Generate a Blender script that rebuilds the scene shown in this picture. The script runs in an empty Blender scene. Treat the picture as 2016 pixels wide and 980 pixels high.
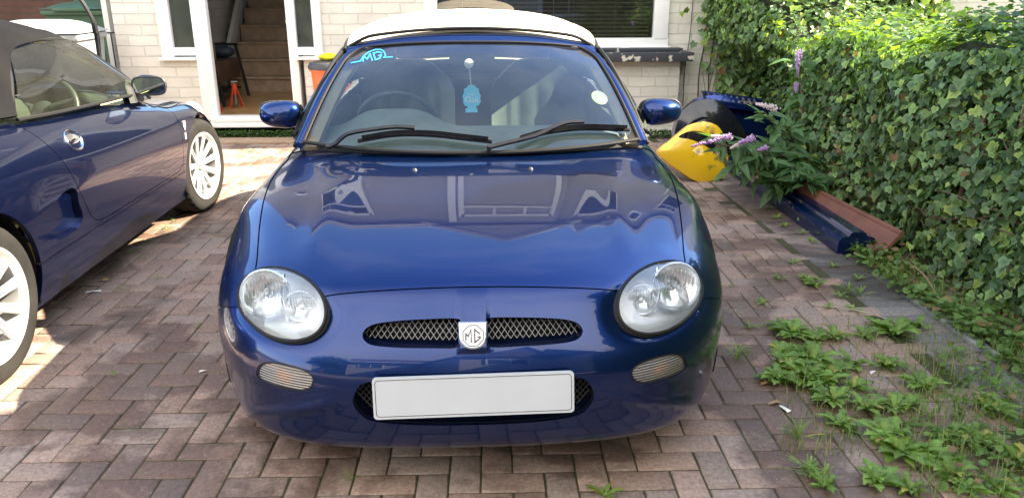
import bpy, bmesh, math, random
import numpy as np
from mathutils import Vector, Matrix, Euler
rad=math.radians
sc=bpy.context.scene
# ---------------- camera, light, exposure ----------------
TH,YW,RL,FPX,CH=18.5,2.82,0,1500.0,1.36
cd=bpy.data.cameras.new('camera'); cam=bpy.data.objects.new('camera',cd); sc.collection.objects.link(cam)
cd.sensor_width=36; cd.lens=36*FPX/2016; cd.clip_start=.05; cd.clip_end=3000
cam.location=(0,0,CH); cam.rotation_euler=(Matrix.Rotation(rad(-YW),3,'Z')@Matrix.Rotation(rad(90-TH),3,'X')@Matrix.Rotation(rad(-RL),3,'Z')).to_euler()
sc.camera=cam
SUN_EL,SUN_AZ=38.0,86.0      # azimuth from +Y towards +X
w=bpy.data.worlds.new('World'); sc.world=w; w.use_nodes=True
nt=w.node_tree; nt.nodes.clear()
def wn(t,**k):
    n=nt.nodes.new(t)
    for a,b in k.items(): setattr(n,a,b)
    return n
sky=wn('ShaderNodeTexSky',sky_type='NISHITA',sun_disc=False,sun_elevation=rad(SUN_EL),sun_rotation=rad(SUN_AZ),air_density=1.0,dust_density=.4,ozone_density=2.2)
tc=wn('ShaderNodeTexCoord'); mp=wn('ShaderNodeMapping'); mp.inputs['Scale'].default_value=(1,1,2.2)
nz=wn('ShaderNodeTexNoise'); nz.inputs['Scale'].default_value=2.6; nz.inputs['Detail'].default_value=7; nz.inputs['Roughness'].default_value=.55
cr=wn('ShaderNodeValToRGB'); cr.color_ramp.elements[0].position=.54; cr.color_ramp.elements[1].position=.9
cr.color_ramp.elements[1].color=(.45,.45,.45,1)
mx=wn('ShaderNodeMix',data_type='RGBA'); mx.inputs['B'].default_value=(5.2,5.3,5.5,1)
bg=wn('ShaderNodeBackground'); bg.inputs['Strength'].default_value=.13
wo=wn('ShaderNodeOutputWorld')
L=nt.links.new
L(tc.outputs['Generated'],mp.inputs['Vector']); L(mp.outputs[0],nz.inputs['Vector']); L(nz.outputs['Fac'],cr.inputs['Fac'])
sx_=wn('ShaderNodeSeparateXYZ'); mr_=wn('ShaderNodeMapRange',interpolation_type='SMOOTHSTEP'); mr_.inputs['From Min'].default_value=.30; mr_.inputs['From Max'].default_value=-.45; mr_.inputs['To Min'].default_value=0; mr_.inputs['To Max'].default_value=.9
ad_=wn('ShaderNodeMath',operation='ADD',use_clamp=True); mu_=wn('ShaderNodeMath',operation='MULTIPLY'); mu_.inputs[1].default_value=.55
n9=wn('ShaderNodeTexNoise'); n9.inputs['Scale'].default_value=1.7; n9.inputs['Detail'].default_value=5; m9=wn('ShaderNodeMapRange'); m9.inputs['From Min'].default_value=.25; m9.inputs['From Max'].default_value=.6; m9.inputs['To Min'].default_value=.45
k9=wn('ShaderNodeMath',operation='MULTIPLY'); ti=wn('ShaderNodeMix',data_type='RGBA',blend_type='MULTIPLY'); ti.inputs['Factor'].default_value=1; ti.inputs['B'].default_value=(.66,.86,1.08,1)
L(tc.outputs['Generated'],sx_.inputs[0]); L(sx_.outputs['Y'],mr_.inputs['Value']); L(tc.outputs['Generated'],n9.inputs['Vector']); L(n9.outputs['Fac'],m9.inputs['Value']); L(mr_.outputs[0],k9.inputs[0]); L(m9.outputs[0],k9.inputs[1])
L(cr.outputs['Color'],mu_.inputs[0]); L(mu_.outputs[0],ad_.inputs[0]); L(k9.outputs[0],ad_.inputs[1]); L(ad_.outputs[0],mx.inputs['Factor']); L(sky.outputs['Color'],ti.inputs['A']); L(ti.outputs['Result'],mx.inputs['A']); L(mx.outputs['Result'],bg.inputs['Color']); L(bg.outputs[0],wo.inputs['Surface'])
sl=bpy.data.lights.new('sun','SUN'); sl.energy=4.8; sl.angle=rad(.5); sl.color=(1,.93,.82)
so=bpy.data.objects.new('sun',sl); sc.collection.objects.link(so)
tosun=Vector((math.cos(rad(SUN_EL))*math.sin(rad(SUN_AZ)),math.cos(rad(SUN_EL))*math.cos(rad(SUN_AZ)),math.sin(rad(SUN_EL))))
so.rotation_euler=tosun.to_track_quat('Z','Y').to_euler(); so.location=(8,2,7)
sc.view_settings.view_transform='Standard'; sc.view_settings.look='None'; sc.view_settings.exposure=2.5; sc.view_settings.use_white_balance=True; sc.view_settings.white_balance_temperature=7600; sc.view_settings.white_balance_tint=9; sc.view_settings.gamma=1
sc.render.engine='CYCLES'
sc.cycles.use_denoising=True
try: sc.cycles.denoiser='OPENIMAGEDENOISE'
except Exception: pass
sc.cycles.max_bounces=9; sc.cycles.diffuse_bounces=3; sc.cycles.glossy_bounces=4; sc.cycles.transparent_max_bounces=14; sc.cycles.transmission_bounces=6
sc.cycles.sample_clamp_indirect=6; sc.cycles.caustics_reflective=False; sc.cycles.caustics_refractive=False
random.seed(7); rng=np.random.default_rng(7)

# ---------------- materials ----------------
def mat(name,col,rough=.6,metal=0,coat=0,spec=.5,noise=None,bump=None,sheen=0,trans=0,alpha=None,emit=None,coatr=.03):
    """noise=(scale,amount 0..1,detail)  bump=(scale,strength,dist)"""
    m=bpy.data.materials.new(name); m.use_nodes=True; t=m.node_tree; b=t.nodes['Principled BSDF']
    b.inputs['Base Color'].default_value=(*col,1); b.inputs['Roughness'].default_value=rough; b.inputs['Metallic'].default_value=metal
    b.inputs['Coat Weight'].default_value=coat; b.inputs['Coat Roughness'].default_value=coatr; b.inputs['Specular IOR Level'].default_value=spec
    b.inputs['Transmission Weight'].default_value=trans
    if sheen: b.inputs['Sheen Weight'].default_value=sheen
    if emit: b.inputs['Emission Color'].default_value=(*emit[0],1); b.inputs['Emission Strength'].default_value=emit[1]
    c=t.nodes.new('ShaderNodeTexCoord')
    if noise:
        n=t.nodes.new('ShaderNodeTexNoise'); n.inputs['Scale'].default_value=noise[0]; n.inputs['Detail'].default_value=noise[2] if len(noise)>2 else 4
        x=t.nodes.new('ShaderNodeMapRange'); x.inputs['From Min'].default_value=.3; x.inputs['From Max'].default_value=.7
        x.inputs['To Min'].default_value=1-noise[1]; x.inputs['To Max'].default_value=1+noise[1]
        mm=t.nodes.new('ShaderNodeMix'); mm.data_type='RGBA'; mm.blend_type='MULTIPLY'; mm.inputs['Factor'].default_value=1
        mm.inputs['A'].default_value=(*col,1)
        t.links.new(c.outputs['Object'],n.inputs['Vector']); t.links.new(n.outputs['Fac'],x.inputs['Value']); t.links.new(x.outputs[0],mm.inputs['B'])
        t.links.new(mm.outputs['Result'],b.inputs['Base Color'])
    if bump:
        n=t.nodes.new('ShaderNodeTexNoise'); n.inputs['Scale'].default_value=bump[0]; n.inputs['Detail'].default_value=5
        u=t.nodes.new('ShaderNodeBump'); u.inputs['Strength'].default_value=bump[1]; u.inputs['Distance'].default_value=bump[2]
        t.links.new(c.outputs['Object'],n.inputs['Vector']); t.links.new(n.outputs['Fac'],u.inputs['Height']); t.links.new(u.outputs[0],b.inputs['Normal'])
    return m
def nodes(m): return m.node_tree, m.node_tree.nodes['Principled BSDF']
def N(t,typ,**k):
    n=t.nodes.new(typ)
    for a,b in k.items():
        if hasattr(n,a): setattr(n,a,b)
        else: n.inputs[a].default_value=b
    return n
def thin_glass(name,tint,ior=1.5,rough=0.0,boost=1.0,dirt_haze=0.0,dirt_haze_col=(.5,.5,.45)):
    m=bpy.data.materials.new(name); m.use_nodes=True; t=m.node_tree; t.nodes.clear()
    o=t.nodes.new('ShaderNodeOutputMaterial'); tr=N(t,'ShaderNodeBsdfTransparent'); tr.inputs[0].default_value=(*tint,1)
    g=N(t,'ShaderNodeBsdfGlossy'); g.inputs['Roughness'].default_value=rough; g.inputs['Color'].default_value=(1,1,1,1)
    lw=N(t,'ShaderNodeFresnel'); lw.inputs['IOR'].default_value=ior
    ml=N(t,'ShaderNodeMath',operation='MULTIPLY',use_clamp=True); ml.inputs[1].default_value=boost
    mx=t.nodes.new('ShaderNodeMixShader')
    t.links.new(lw.outputs[0],ml.inputs[0]); t.links.new(ml.outputs[0],mx.inputs[0]); t.links.new(tr.outputs[0],mx.inputs[1]); t.links.new(g.outputs[0],mx.inputs[2])
    last=mx
    if dirt_haze:
        d=N(t,'ShaderNodeBsdfDiffuse'); d.inputs[0].default_value=(*dirt_haze_col,1)
        m2=t.nodes.new('ShaderNodeMixShader'); c=N(t,'ShaderNodeTexCoord'); n=N(t,'ShaderNodeTexNoise'); n.inputs['Scale'].default_value=6; n.inputs['Detail'].default_value=6
        r=N(t,'ShaderNodeMapRange'); r.inputs['From Min'].default_value=.3; r.inputs['From Max'].default_value=.75; r.inputs['To Min'].default_value=dirt_haze*.5; r.inputs['To Max'].default_value=dirt_haze
        t.links.new(c.outputs['Object'],n.inputs['Vector']); t.links.new(n.outputs['Fac'],r.inputs['Value']); t.links.new(r.outputs[0],m2.inputs[0])
        t.links.new(mx.outputs[0],m2.inputs[1]); t.links.new(d.outputs[0],m2.inputs[2]); last=m2
    t.links.new(last.outputs[0],o.inputs['Surface'])
    return m

# ---------------- mesh helpers ----------------
def tag(o,label=None,cat=None,group=None,kind=None):
    if label: o['label']=label
    if cat: o['category']=cat
    if group: o['group']=group
    if kind: o['kind']=kind
    return o
def link(o,parent=None):
    sc.collection.objects.link(o)
    if parent is not None: o.parent=parent
    return o
def empty(name,loc=(0,0,0),rz=0):
    o=bpy.data.objects.new(name,None); o.location=loc; o.rotation_euler=(0,0,rz); o.empty_display_size=.1
    return link(o)
def raw(name,V,F,m,parent=None,normals=None,smooth=True,mi=None,angle=None,attr=None):
    """V (n,3); F array (m,3|4) or list"""
    me=bpy.data.meshes.new(name)
    V=np.asarray(V,dtype=np.float64).reshape(-1,3)
    if isinstance(F,np.ndarray):
        k=F.shape[1]
        me.vertices.add(len(V)); me.vertices.foreach_set('co',V.ravel().astype(np.float32))
        me.loops.add(F.size); me.loops.foreach_set('vertex_index',F.ravel().astype(np.int32))
        me.polygons.add(len(F)); me.polygons.foreach_set('loop_start',(np.arange(len(F))*k).astype(np.int32))
        me.update(calc_edges=True)
    else:
        me.from_pydata([tuple(v) for v in V],[],[tuple(int(i) for i in f) for f in F])
    if smooth: me.polygons.foreach_set('use_smooth',np.ones(len(me.polygons),bool))
    for mm in (m if isinstance(m,(list,tuple)) else [m]): me.materials.append(mm)
    if mi is not None: me.polygons.foreach_set('material_index',np.asarray(mi,dtype=np.int32))
    if attr is not None:
        for an,arr in attr.items():
            a=me.color_attributes.new(an,'FLOAT_COLOR','POINT'); arr=np.asarray(arr,dtype=np.float32)
            if arr.shape[1]==3: arr=np.concatenate([arr,np.ones((len(arr),1),np.float32)],1)
            a.data.foreach_set('color',arr.ravel())
    me.update()
    if normals is not None:
        n=np.asarray(normals); n=n/np.maximum(np.linalg.norm(n,axis=1,keepdims=True),1e-9)
        me.normals_split_custom_set_from_vertices([tuple(x) for x in n])
    elif angle is not None and smooth:
        me.set_sharp_from_angle(angle=rad(angle))
    o=bpy.data.objects.new(name,me)
    return link(o,parent)
def frame_path(P,closed=False,up=None):
    P=np.asarray(P,float); n=len(P)
    if closed: T=np.roll(P,-1,0)-np.roll(P,1,0)
    else: T=np.gradient(P,axis=0)
    T/=np.maximum(np.linalg.norm(T,axis=1,keepdims=True),1e-9)
    A=np.zeros_like(P); u=np.array(up if up is not None else (0,0,1.)); 
    if abs(T[0]@u)>.95 and up is None: u=np.array((1.,0,0))
    for i in range(n):
        a=(u if up is not None else (u if i==0 else A[i-1])); a=a-T[i]*(a@T[i]); A[i]=a/max(np.linalg.norm(a),1e-9)
    B=np.cross(T,A)
    return T,A,B
class MB:
    def __init__(s): s.V=[];s.F=[];s.mi=[];s.n=0
    def add(s,V,F,mi=0,M=None):
        V=np.asarray(V,float).reshape(-1,3)
        if M is not None:
            A=np.array(M); V=V@A[:3,:3].T+A[:3,3]
        s.V.append(V); s.F+= [tuple(int(i)+s.n for i in f) for f in F]; s.mi+=[mi]*len(F); s.n+=len(V); return s
    def box(s,c,d,mi=0,rot=None,bev=0,M=None):
        """c centre, d full size, rot euler degrees"""
        x,y,z=[k/2 for k in d]
        if bev:
            bm=bmesh.new(); bmesh.ops.create_cube(bm,size=1); bmesh.ops.scale(bm,vec=Vector(d),verts=bm.verts)
            bmesh.ops.bevel(bm,geom=bm.edges[:],offset=bev,segments=2,affect='EDGES',profile=.6)
            V=[v.co[:] for v in bm.verts]; F=[[v.index for v in f.verts] for f in bm.faces]; bm.free()
        else:
            V=[(a*x,b*y,e*z) for a in(-1,1) for b in(-1,1) for e in(-1,1)]
            F=[(0,1,3,2),(4,6,7,5),(0,4,5,1),(2,3,7,6),(0,2,6,4),(1,5,7,3)]
        V=np.array(V)
        if rot is not None: V=V@np.array(Euler([rad(r) for r in rot]).to_matrix()).T
        return s.add(V+np.array(c),F,mi,M)
    def tube(s,P,r,n=8,closed=False,mi=0,cap=True,up=None,M=None,flat=1.0):
        P=np.asarray(P,float); m=len(P); r=np.broadcast_to(np.asarray(r,float),(m,))
        T,A,B=frame_path(P,closed,up)
        ang=np.arange(n)*2*math.pi/n
        V=(P[:,None]+r[:,None,None]*(np.cos(ang)[None,:,None]*A[:,None]*flat+np.sin(ang)[None,:,None]*B[:,None])).reshape(-1,3)
        F=[]
        for i in range(m if closed else m-1):
            j=(i+1)%m
            for k in range(n):
                l=(k+1)%n; F.append((i*n+k,j*n+k,j*n+l,i*n+l))
        if cap and not closed: F.append(tuple(range(n))); F.append(tuple((m-1)*n+k for k in range(n-1,-1,-1)))
        return s.add(V,F,mi,M)
    def sweep(s,P,prof,closed=False,mi=0,up=None,M=None,profclosed=True,cap=True):
        """prof (k,2) coords in (A,B) frame"""
        P=np.asarray(P,float); prof=np.asarray(prof,float); m=len(P); n=len(prof)
        T,A,B=frame_path(P,closed,up)
        V=(P[:,None]+prof[None,:,0,None]*A[:,None]+prof[None,:,1,None]*B[:,None]).reshape(-1,3); F=[]
        for i in range(m if closed else m-1):
            j=(i+1)%m
            for k in range(n if profclosed else n-1):
                l=(k+1)%n; F.append((i*n+k,j*n+k,j*n+l,i*n+l))
        if cap and profclosed and not closed: F.append(tuple(range(n))); F.append(tuple((m-1)*n+k for k in range(n-1,-1,-1)))
        return s.add(V,F,mi,M)
    def cyl(s,a,b,r0,r1=None,n=16,mi=0,M=None):
        r1=r0 if r1 is None else r1
        return s.tube([a,b],[r0,r1],n,mi=mi,M=M)
    def lathe(s,prof,n=32,axis='z',c=(0,0,0),mi=0,M=None,a0=0,a1=2*math.pi):
        """prof list of (r,h)"""
        full=abs(a1-a0-2*math.pi)<1e-6; m=n if full else n+1
        th=a0+(a1-a0)*np.arange(m)/n; pr=np.array(prof,float); V=[]
        for r,h in pr:
            for t in th:
                p=(r*math.cos(t),r*math.sin(t),h)
                if axis=='x': p=(p[2],p[0],p[1])
                if axis=='y': p=(p[0],p[2],p[1])
                V.append(p)
        F=[]
        for i in range(len(pr)-1):
            for k in range(n):
                l=(k+1)%m; F.append((i*m+k,i*m+l,(i+1)*m+l,(i+1)*m+k))
        return s.add(np.array(V)+np.array(c),F,mi,M)
    def grid(s,G,mi=0,M=None):
        G=np.asarray(G,float); a,b=G.shape[:2]
        F=[(i*b+j,i*b+j+1,(i+1)*b+j+1,(i+1)*b+j) for i in range(a-1) for j in range(b-1)]
        return s.add(G.reshape(-1,3),F,mi,M)
    def prism(s,pts,axis,lo,hi,mi=0,M=None):
        """pts 2d outline; axis 0/1/2 the extrusion axis"""
        n=len(pts); V=[]
        for h in (lo,hi):
            for p in pts:
                v=[p[0],p[1]]; v.insert(axis,h); V.append(v)
        F=[tuple(range(n-1,-1,-1)),tuple(range(n,2*n))]+[(i,(i+1)%n,n+(i+1)%n,n+i) for i in range(n)]
        return s.add(V,F,mi,M)
    def obj(s,name,m,parent=None,angle=35,smooth=True,attr=None):
        if s.n==0: return None
        V=np.concatenate(s.V)
        if attr is None:
            bm=bmesh.new(); me=bpy.data.meshes.new(name); me.from_pydata([tuple(v) for v in V],[],s.F)
            me.polygons.foreach_set('material_index',np.array(s.mi,np.int32))
            bm.from_mesh(me); bmesh.ops.recalc_face_normals(bm,faces=bm.faces[:]); bm.to_mesh(me); bm.free()
            for mm in (m if isinstance(m,(list,tuple)) else [m]): me.materials.append(mm)
            if smooth: me.polygons.foreach_set('use_smooth',np.ones(len(me.polygons),bool)); me.set_sharp_from_angle(angle=rad(angle))
            me.update()
            return link(bpy.data.objects.new(name,me),parent)
        return raw(name,V,s.F,m,parent,mi=s.mi,angle=angle,smooth=smooth,attr=attr)
def spline(P,n=8,closed=False):
    """Catmull-Rom through points"""
    P=np.asarray(P,float)
    if closed: Q=np.concatenate([P[-1:],P,P[:2]])
    else: Q=np.concatenate([2*P[:1]-P[1:2],P,2*P[-1:]-P[-2:-1]])
    out=[]
    for i in range(len(Q)-3):
        a,b,c,d=Q[i:i+4]
        for t in np.arange(n)/n:
            out.append(.5*((2*b)+(-a+c)*t+(2*a-5*b+4*c-d)*t*t+(-a+3*b-3*c+d)*t**3))
    if not closed: out.append(Q[-2])
    return np.array(out)
def sdf(P,poly):
    """signed distance (neg inside) from points P(n,2) to closed polyline"""
    A=np.asarray(poly,float); B=np.roll(A,-1,0); P=np.asarray(P)
    d=np.full(len(P),1e9); ins=np.zeros(len(P),bool)
    for a,b in zip(A,B):
        e=b-a; w_=P-a; h=np.clip((w_@e)/max(e@e,1e-12),0,1); d=np.minimum(d,np.linalg.norm(w_-h[:,None]*e,axis=1))
        c=((a[1]>P[:,1])!=(b[1]>P[:,1])); xs=(b[0]-a[0])*(P[:,1]-a[1])/((b[1]-a[1]) if abs(b[1]-a[1])>1e-12 else 1e-12)+a[0]
        ins^=c&(P[:,0]<xs)
    return np.where(ins,-d,d)
class TM:
    """triangle mesh with normals, clip by scalar"""
    def __init__(s,V,N,F): s.V=V;s.N=N;s.F=F
    def compact(s):
        used=np.unique(s.F); mp=np.full(len(s.V),-1); mp[used]=np.arange(len(used))
        return TM(s.V[used],s.N[used],mp[s.F])
    def keep(s,f):
        if len(s.F)==0: return s
        f=np.where(np.abs(f)<1e-7,1e-7,f)
        ins=f<0; c=ins[s.F].sum(1); full=s.F[c==3]; out=[full]
        V,Nn=s.V,s.N; newV=[];newN=[]
        def cut(tr,want):
            T=s.F[tr]; I=ins[T]==want   # odd one
            k=I.argmax(1); r=np.arange(len(T))
            return np.stack([T[r,k],T[r,(k+1)%3],T[r,(k+2)%3]],1)
        c1=cut(c==1,True); c2=cut(c==2,False)
        E=np.concatenate([c1[:,[0,1]],c1[:,[0,2]],c2[:,[0,1]],c2[:,[0,2]]])
        if len(E)==0: return TM(V,Nn,full).compact() if len(full) else TM(V[:0],Nn[:0],full)
        S=np.sort(E,1); key=S[:,0].astype(np.int64)*len(V)+S[:,1]; uq,inv=np.unique(key,return_inverse=True)
        a=(uq//len(V)).astype(int); b=(uq%len(V)).astype(int); t=(f[a]/(f[a]-f[b]))[:,None]
        nV=V[a]+(V[b]-V[a])*t; nN=Nn[a]+(Nn[b]-Nn[a])*t
        idx=inv.reshape(-1)+len(V); n1,n2=len(c1),len(c2)
        ab1,ac1=idx[:n1],idx[n1:2*n1]; ab2,ac2=idx[2*n1:2*n1+n2],idx[2*n1+n2:]
        out.append(np.stack([c1[:,0],ab1,ac1],1))
        out.append(np.stack([ab2,c2[:,1],c2[:,2]],1)); out.append(np.stack([ab2,c2[:,2],ac2],1))
        return TM(np.concatenate([V,nV]),np.concatenate([Nn,nN]),np.concatenate(out)).compact()
    def boundary(s):
        F=s.F; E=np.concatenate([F[:,[0,1]],F[:,[1,2]],F[:,[2,0]]]); S=np.sort(E,1); key=S[:,0].astype(np.int64)*len(s.V)+S[:,1]
        uq,idx,cnt=np.unique(key,return_index=True,return_counts=True)
        return E[idx[cnt==1]]
    def offset(s,d): return TM(s.V+s.N*d,s.N,s.F)
def loop_from(E):
    nx={int(a):int(b) for a,b in E}; loops=[]
    while nx:
        a=next(iter(nx)); l=[a]; b=nx.pop(a)
        while b!=l[0] and b in nx: l.append(b); b=nx.pop(b)
        loops.append(l)
    return loops
def tmobj(name,tm,m,parent,flange=0,dirv=None,sel=None,extra=None):
    """tri mesh to object; flange = inward lip depth along -normal or dirv"""
    V,Nn,F=tm.V,tm.N,tm.F
    Vs=[V];Ns=[Nn];Fs=[F];n=len(V); mi=[np.zeros(len(F),int)]
    if flange:
        E=tm.boundary()
        if sel is not None: E=E[sel(V[E].mean(1))]
        if len(E):
            a,b=V[E[:,0]],V[E[:,1]]
            da=-Nn[E[:,0]]*flange if dirv is None else np.array(dirv)*np.ones_like(a)*flange
            db=-Nn[E[:,1]]*flange if dirv is None else np.array(dirv)*np.ones_like(b)*flange
            nn=np.cross(b-a,(da+db)); nn/=np.maximum(np.linalg.norm(nn,axis=1,keepdims=True),1e-9)
            k=len(E); Vs.append(np.concatenate([b,a,a+da,b+db])); 
            # smooth the flange normals along the loop
            acc=np.zeros((len(V),3)); np.add.at(acc,E[:,0],-nn); np.add.at(acc,E[:,1],-nn)
            acc/=np.maximum(np.linalg.norm(acc,axis=1,keepdims=True),1e-9)
            Ns.append(np.concatenate([acc[E[:,1]],acc[E[:,0]],acc[E[:,0]],acc[E[:,1]]]))
            i=np.arange(k)+n
            Fs.append(np.stack([i,i+k,i+2*k],1)); Fs.append(np.stack([i,i+2*k,i+3*k],1)); mi+=[np.full(2*k,1 if extra else 0)]
    return raw(name,np.concatenate(Vs),np.concatenate(Fs),[m]+([extra] if extra else []),parent,normals=np.concatenate(Ns),mi=np.concatenate(mi))

# ---------------- the roadster: body control net, x half width, y back from nose, z up ----------------
R=[]
def row(*p): R.append(np.array(p,float))
# front wrap rows: (x,y) plan + z
def wrap(z,pts,zs=None,end=((.60),(.68),(.74),(.78))):
    p=[]
    for i,(x,y) in enumerate(pts):
        p.append((x,y,z if zs is None else zs[i]))
    X=pts[-1][0]; zz=p[-1][2]
    n=12-len(p)
    for k in range(n):
        p.append((X+.002,end[k],zz))
    R.append(np.array(p))
wrap(.150,[(0,.13),(.2,.13),(.42,.145),(.56,.19),(.665,.28),(.72,.37),(.755,.45),(.77,.53)])
wrap(.155,[(0,.045),(.2,.047),(.42,.065),(.575,.125),(.68,.235),(.74,.355),(.775,.45),(.788,.53)])
wrap(.195,[(0,.008),(.2,.012),(.41,.035),(.565,.095),(.68,.21),(.752,.34),(.788,.44),(.80,.53)])
wrap(.28,[(0,-.012),(.2,-.008),(.4,.02),(.55,.082),(.675,.20),(.757,.335),(.795,.44),(.808,.53)])
wrap(.35,[(0,-.022),(.2,-.018),(.4,.01),(.555,.072),(.685,.19),(.766,.33),(.802,.44),(.815,.53)])
wrap(.42,[(0,-.015),(.2,-.01),(.4,.018),(.558,.08),(.688,.20),(.77,.34),(.806,.45),(.818,.54)])
wrap(.48,[(0,.012),(.2,.017),(.4,.047),(.56,.112),(.688,.232),(.77,.365),(.806,.47),(.818,.56)],zs=[.482,.482,.478,.475,.472,.468,.463,.46])
wrap(.54,[(0,.065),(.2,.070),(.395,.100),(.55,.165),(.68,.285),(.768,.41),(.806,.51),(.818,.59)],zs=[.54,.54,.532,.525,.52,.515,.505,.495],end=(.65,.70,.74,.77))
wrap(.59,[(0,.14),(.2,.145),(.385,.175),(.53,.235),(.663,.345),(.76,.46),(.805,.56),(.819,.63)],zs=[.585,.584,.577,.572,.569,.560,.540,.51],end=(.68,.72,.75,.77))
wrap(.63,[(0,.235),(.2,.24),(.38,.265),(.52,.32),(.65,.415),(.748,.525),(.803,.62),(.82,.68)],zs=[.625,.624,.618,.614,.616,.604,.568,.52],end=(.72,.74,.76,.77))
wrap(.67,[(0,.36),(.2,.36),(.385,.38),(.525,.425),(.645,.50),(.745,.60),(.805,.69),(.824,.74)],zs=[.668,.667,.662,.657,.66,.65,.605,.535],end=(.75,.76,.77,.77))
wrap(.70,[(0,.50),(.2,.50),(.39,.51),(.535,.545),(.655,.60),(.755,.68),(.812,.76),(.828,.80)],zs=[.710,.709,.703,.697,.703,.692,.635,.545],end=(.80,.79,.78,.77))
wrap(.75,[(0,.65),(.2,.65),(.4,.655),(.545,.68),(.66,.72),(.758,.78),(.814,.84),(.828,.87)],zs=[.751,.749,.743,.736,.738,.712,.648,.55],end=(.86,.84,.80,.77))
def st(yc,ys,zc,z3,z4,z5,z6,x4=.66,x5=.742,x6=.80,w=.82,z7=.60,bot=1.,yb=None,zb=.155):
    f=lambda t:yc+(ys-yc)*t
    yb=ys if yb is None else yb
    R.append(np.array([(0,f(0),zc),(.2,f(.05),zc-.002),(.4,f(.2),zc-.007),(.55,f(.5),z3),(x4,f(.8),z4),(x5,f(.95),z5),(x6,f(1),z6),
      (w,ys,z7),(w+.002,yb,.50),(w-.008,yb,.38),(w-.022,yb,.25),(w-.05,yb,zb)]))
st(.79,.93,.787,.771,.762,.722,.65,x5=.757,x6=.810,yb=.93)
st(.90,1.02,.815,.80,.780,.732,.655,x5=.752,x6=.806,yb=1.10)
st(1.03,1.12,.838,.822,.797,.745,.662,x5=.748,x6=.803,yb=1.16)
st(1.2,1.25,.855,.838,.81,.752,.665,yb=1.26)
st(1.45,1.46,.87,.85,.825,.768,.68)
st(1.75,1.75,.875,.86,.84,.785,.69)
st(2.05,2.05,.88,.87,.855,.80,.70)
st(2.35,2.35,.89,.885,.872,.815,.71)
st(2.6,2.6,.905,.90,.885,.828,.72,x5=.748,x6=.808)
st(2.78,2.78,.915,.91,.893,.835,.73,x5=.75,x6=.812,w=.828)
st(2.95,2.95,.92,.915,.896,.838,.74,x5=.75,x6=.815,w=.832)
st(3.15,3.15,.922,.917,.895,.836,.74,x5=.75,x6=.815,w=.834)
st(3.35,3.33,.92,.915,.888,.83,.735,x5=.745,x6=.81,w=.83)
st(3.55,3.48,.915,.908,.88,.82,.725,x4=.65,x5=.735,x6=.80,w=.82,yb=3.46)
st(3.72,3.60,.908,.895,.865,.80,.71,x4=.63,x5=.71,x6=.77,w=.79,yb=3.56)
st(3.82,3.68,.89,.875,.845,.78,.69,x4=.61,x5=.69,x6=.75,w=.77,yb=3.62)
st(3.87,3.74,.85,.83,.80,.73,.66,x4=.61,x5=.68,x6=.735,w=.75,z7=.58,yb=3.66)
def rear(z,y,w):
    R.append(np.array([(0,y,z),(.2,y-.003,z),(.4,y-.02,z),(.55,y-.06,z),(.63,y-.11,z),(.69,y-.16,z),(w-.06,y-.22,z),(w-.03,y-.27,z),(w-.02,y-.31,z*.98),(w-.015,y-.34,z*.96),(w-.012,y-.38,z*.94),(w-.01,y-.42,z*.9)]))
rear(.74,3.87,.80); rear(.64,3.88,.81); rear(.55,3.91,.82); rear(.45,3.925,.82); rear(.33,3.92,.82); rear(.22,3.88,.81); rear(.17,3.80,.79)
C=np.array(R)  # rows,12,3
# flatten and lengthen the bonnet
_w=np.clip((C[...,2]-.50)/.09,0,1)*np.clip((.815-C[...,0])/.075,0,1)
_s=np.interp(C[...,1],[-.02,.05,.17,.30,.50,.65,.79,.90,1.03,1.20,1.45,1.75],[1,.985,.966,.976,.997,1.016,1.036,1.052,1.055,1.045,1.02,1.0]); _s=1+(_s-1)*_w
C=np.stack([C[...,0]*_s,(C[...,1]+1.78)*_s-1.78,1.36-(1.36-C[...,2])*_s],-1)
def bs(P,axis,n):
    P=np.moveaxis(P,axis,0)
    P=np.concatenate([[2*P[0]-P[1]],P,[2*P[-1]-P[-2]]])
    out=[]
    K=len(P)-3
    for k in range(K):
        m=n[k] if hasattr(n,'__len__') else n
        t=np.arange(m)/m
        if k==K-1: t=np.append(t,1.)
        t=t.reshape(-1,*([1]*(P.ndim-1)))
        out.append(((1-t)**3*P[k]+(3*t**3-6*t**2+4)*P[k+1]+(-3*t**3+3*t**2+3*t+1)*P[k+2]+t**3*P[k+3])/6)
    return np.moveaxis(np.concatenate(out),0,axis)
def proj(V):
    d=V[...,1]+1.78; q=1.36-V[...,2]
    z=.9483*d+.3173*q; yy=.9483*q-.3173*d
    return 1500*V[...,0]/z, 490+1500*yy/z
def body(nr,nc):
    M=C[:,1:][:,::-1]*np.array([-1,1,1])
    full=np.concatenate([M,C],1)
    return bs(bs(full,0,nr),1,nc)
def pxpoly(pts,n=8,closed=True):
    return spline(np.array(pts,float),n,closed)
NR_HI=[26]*13+[14]*6+[7]*19
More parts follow.
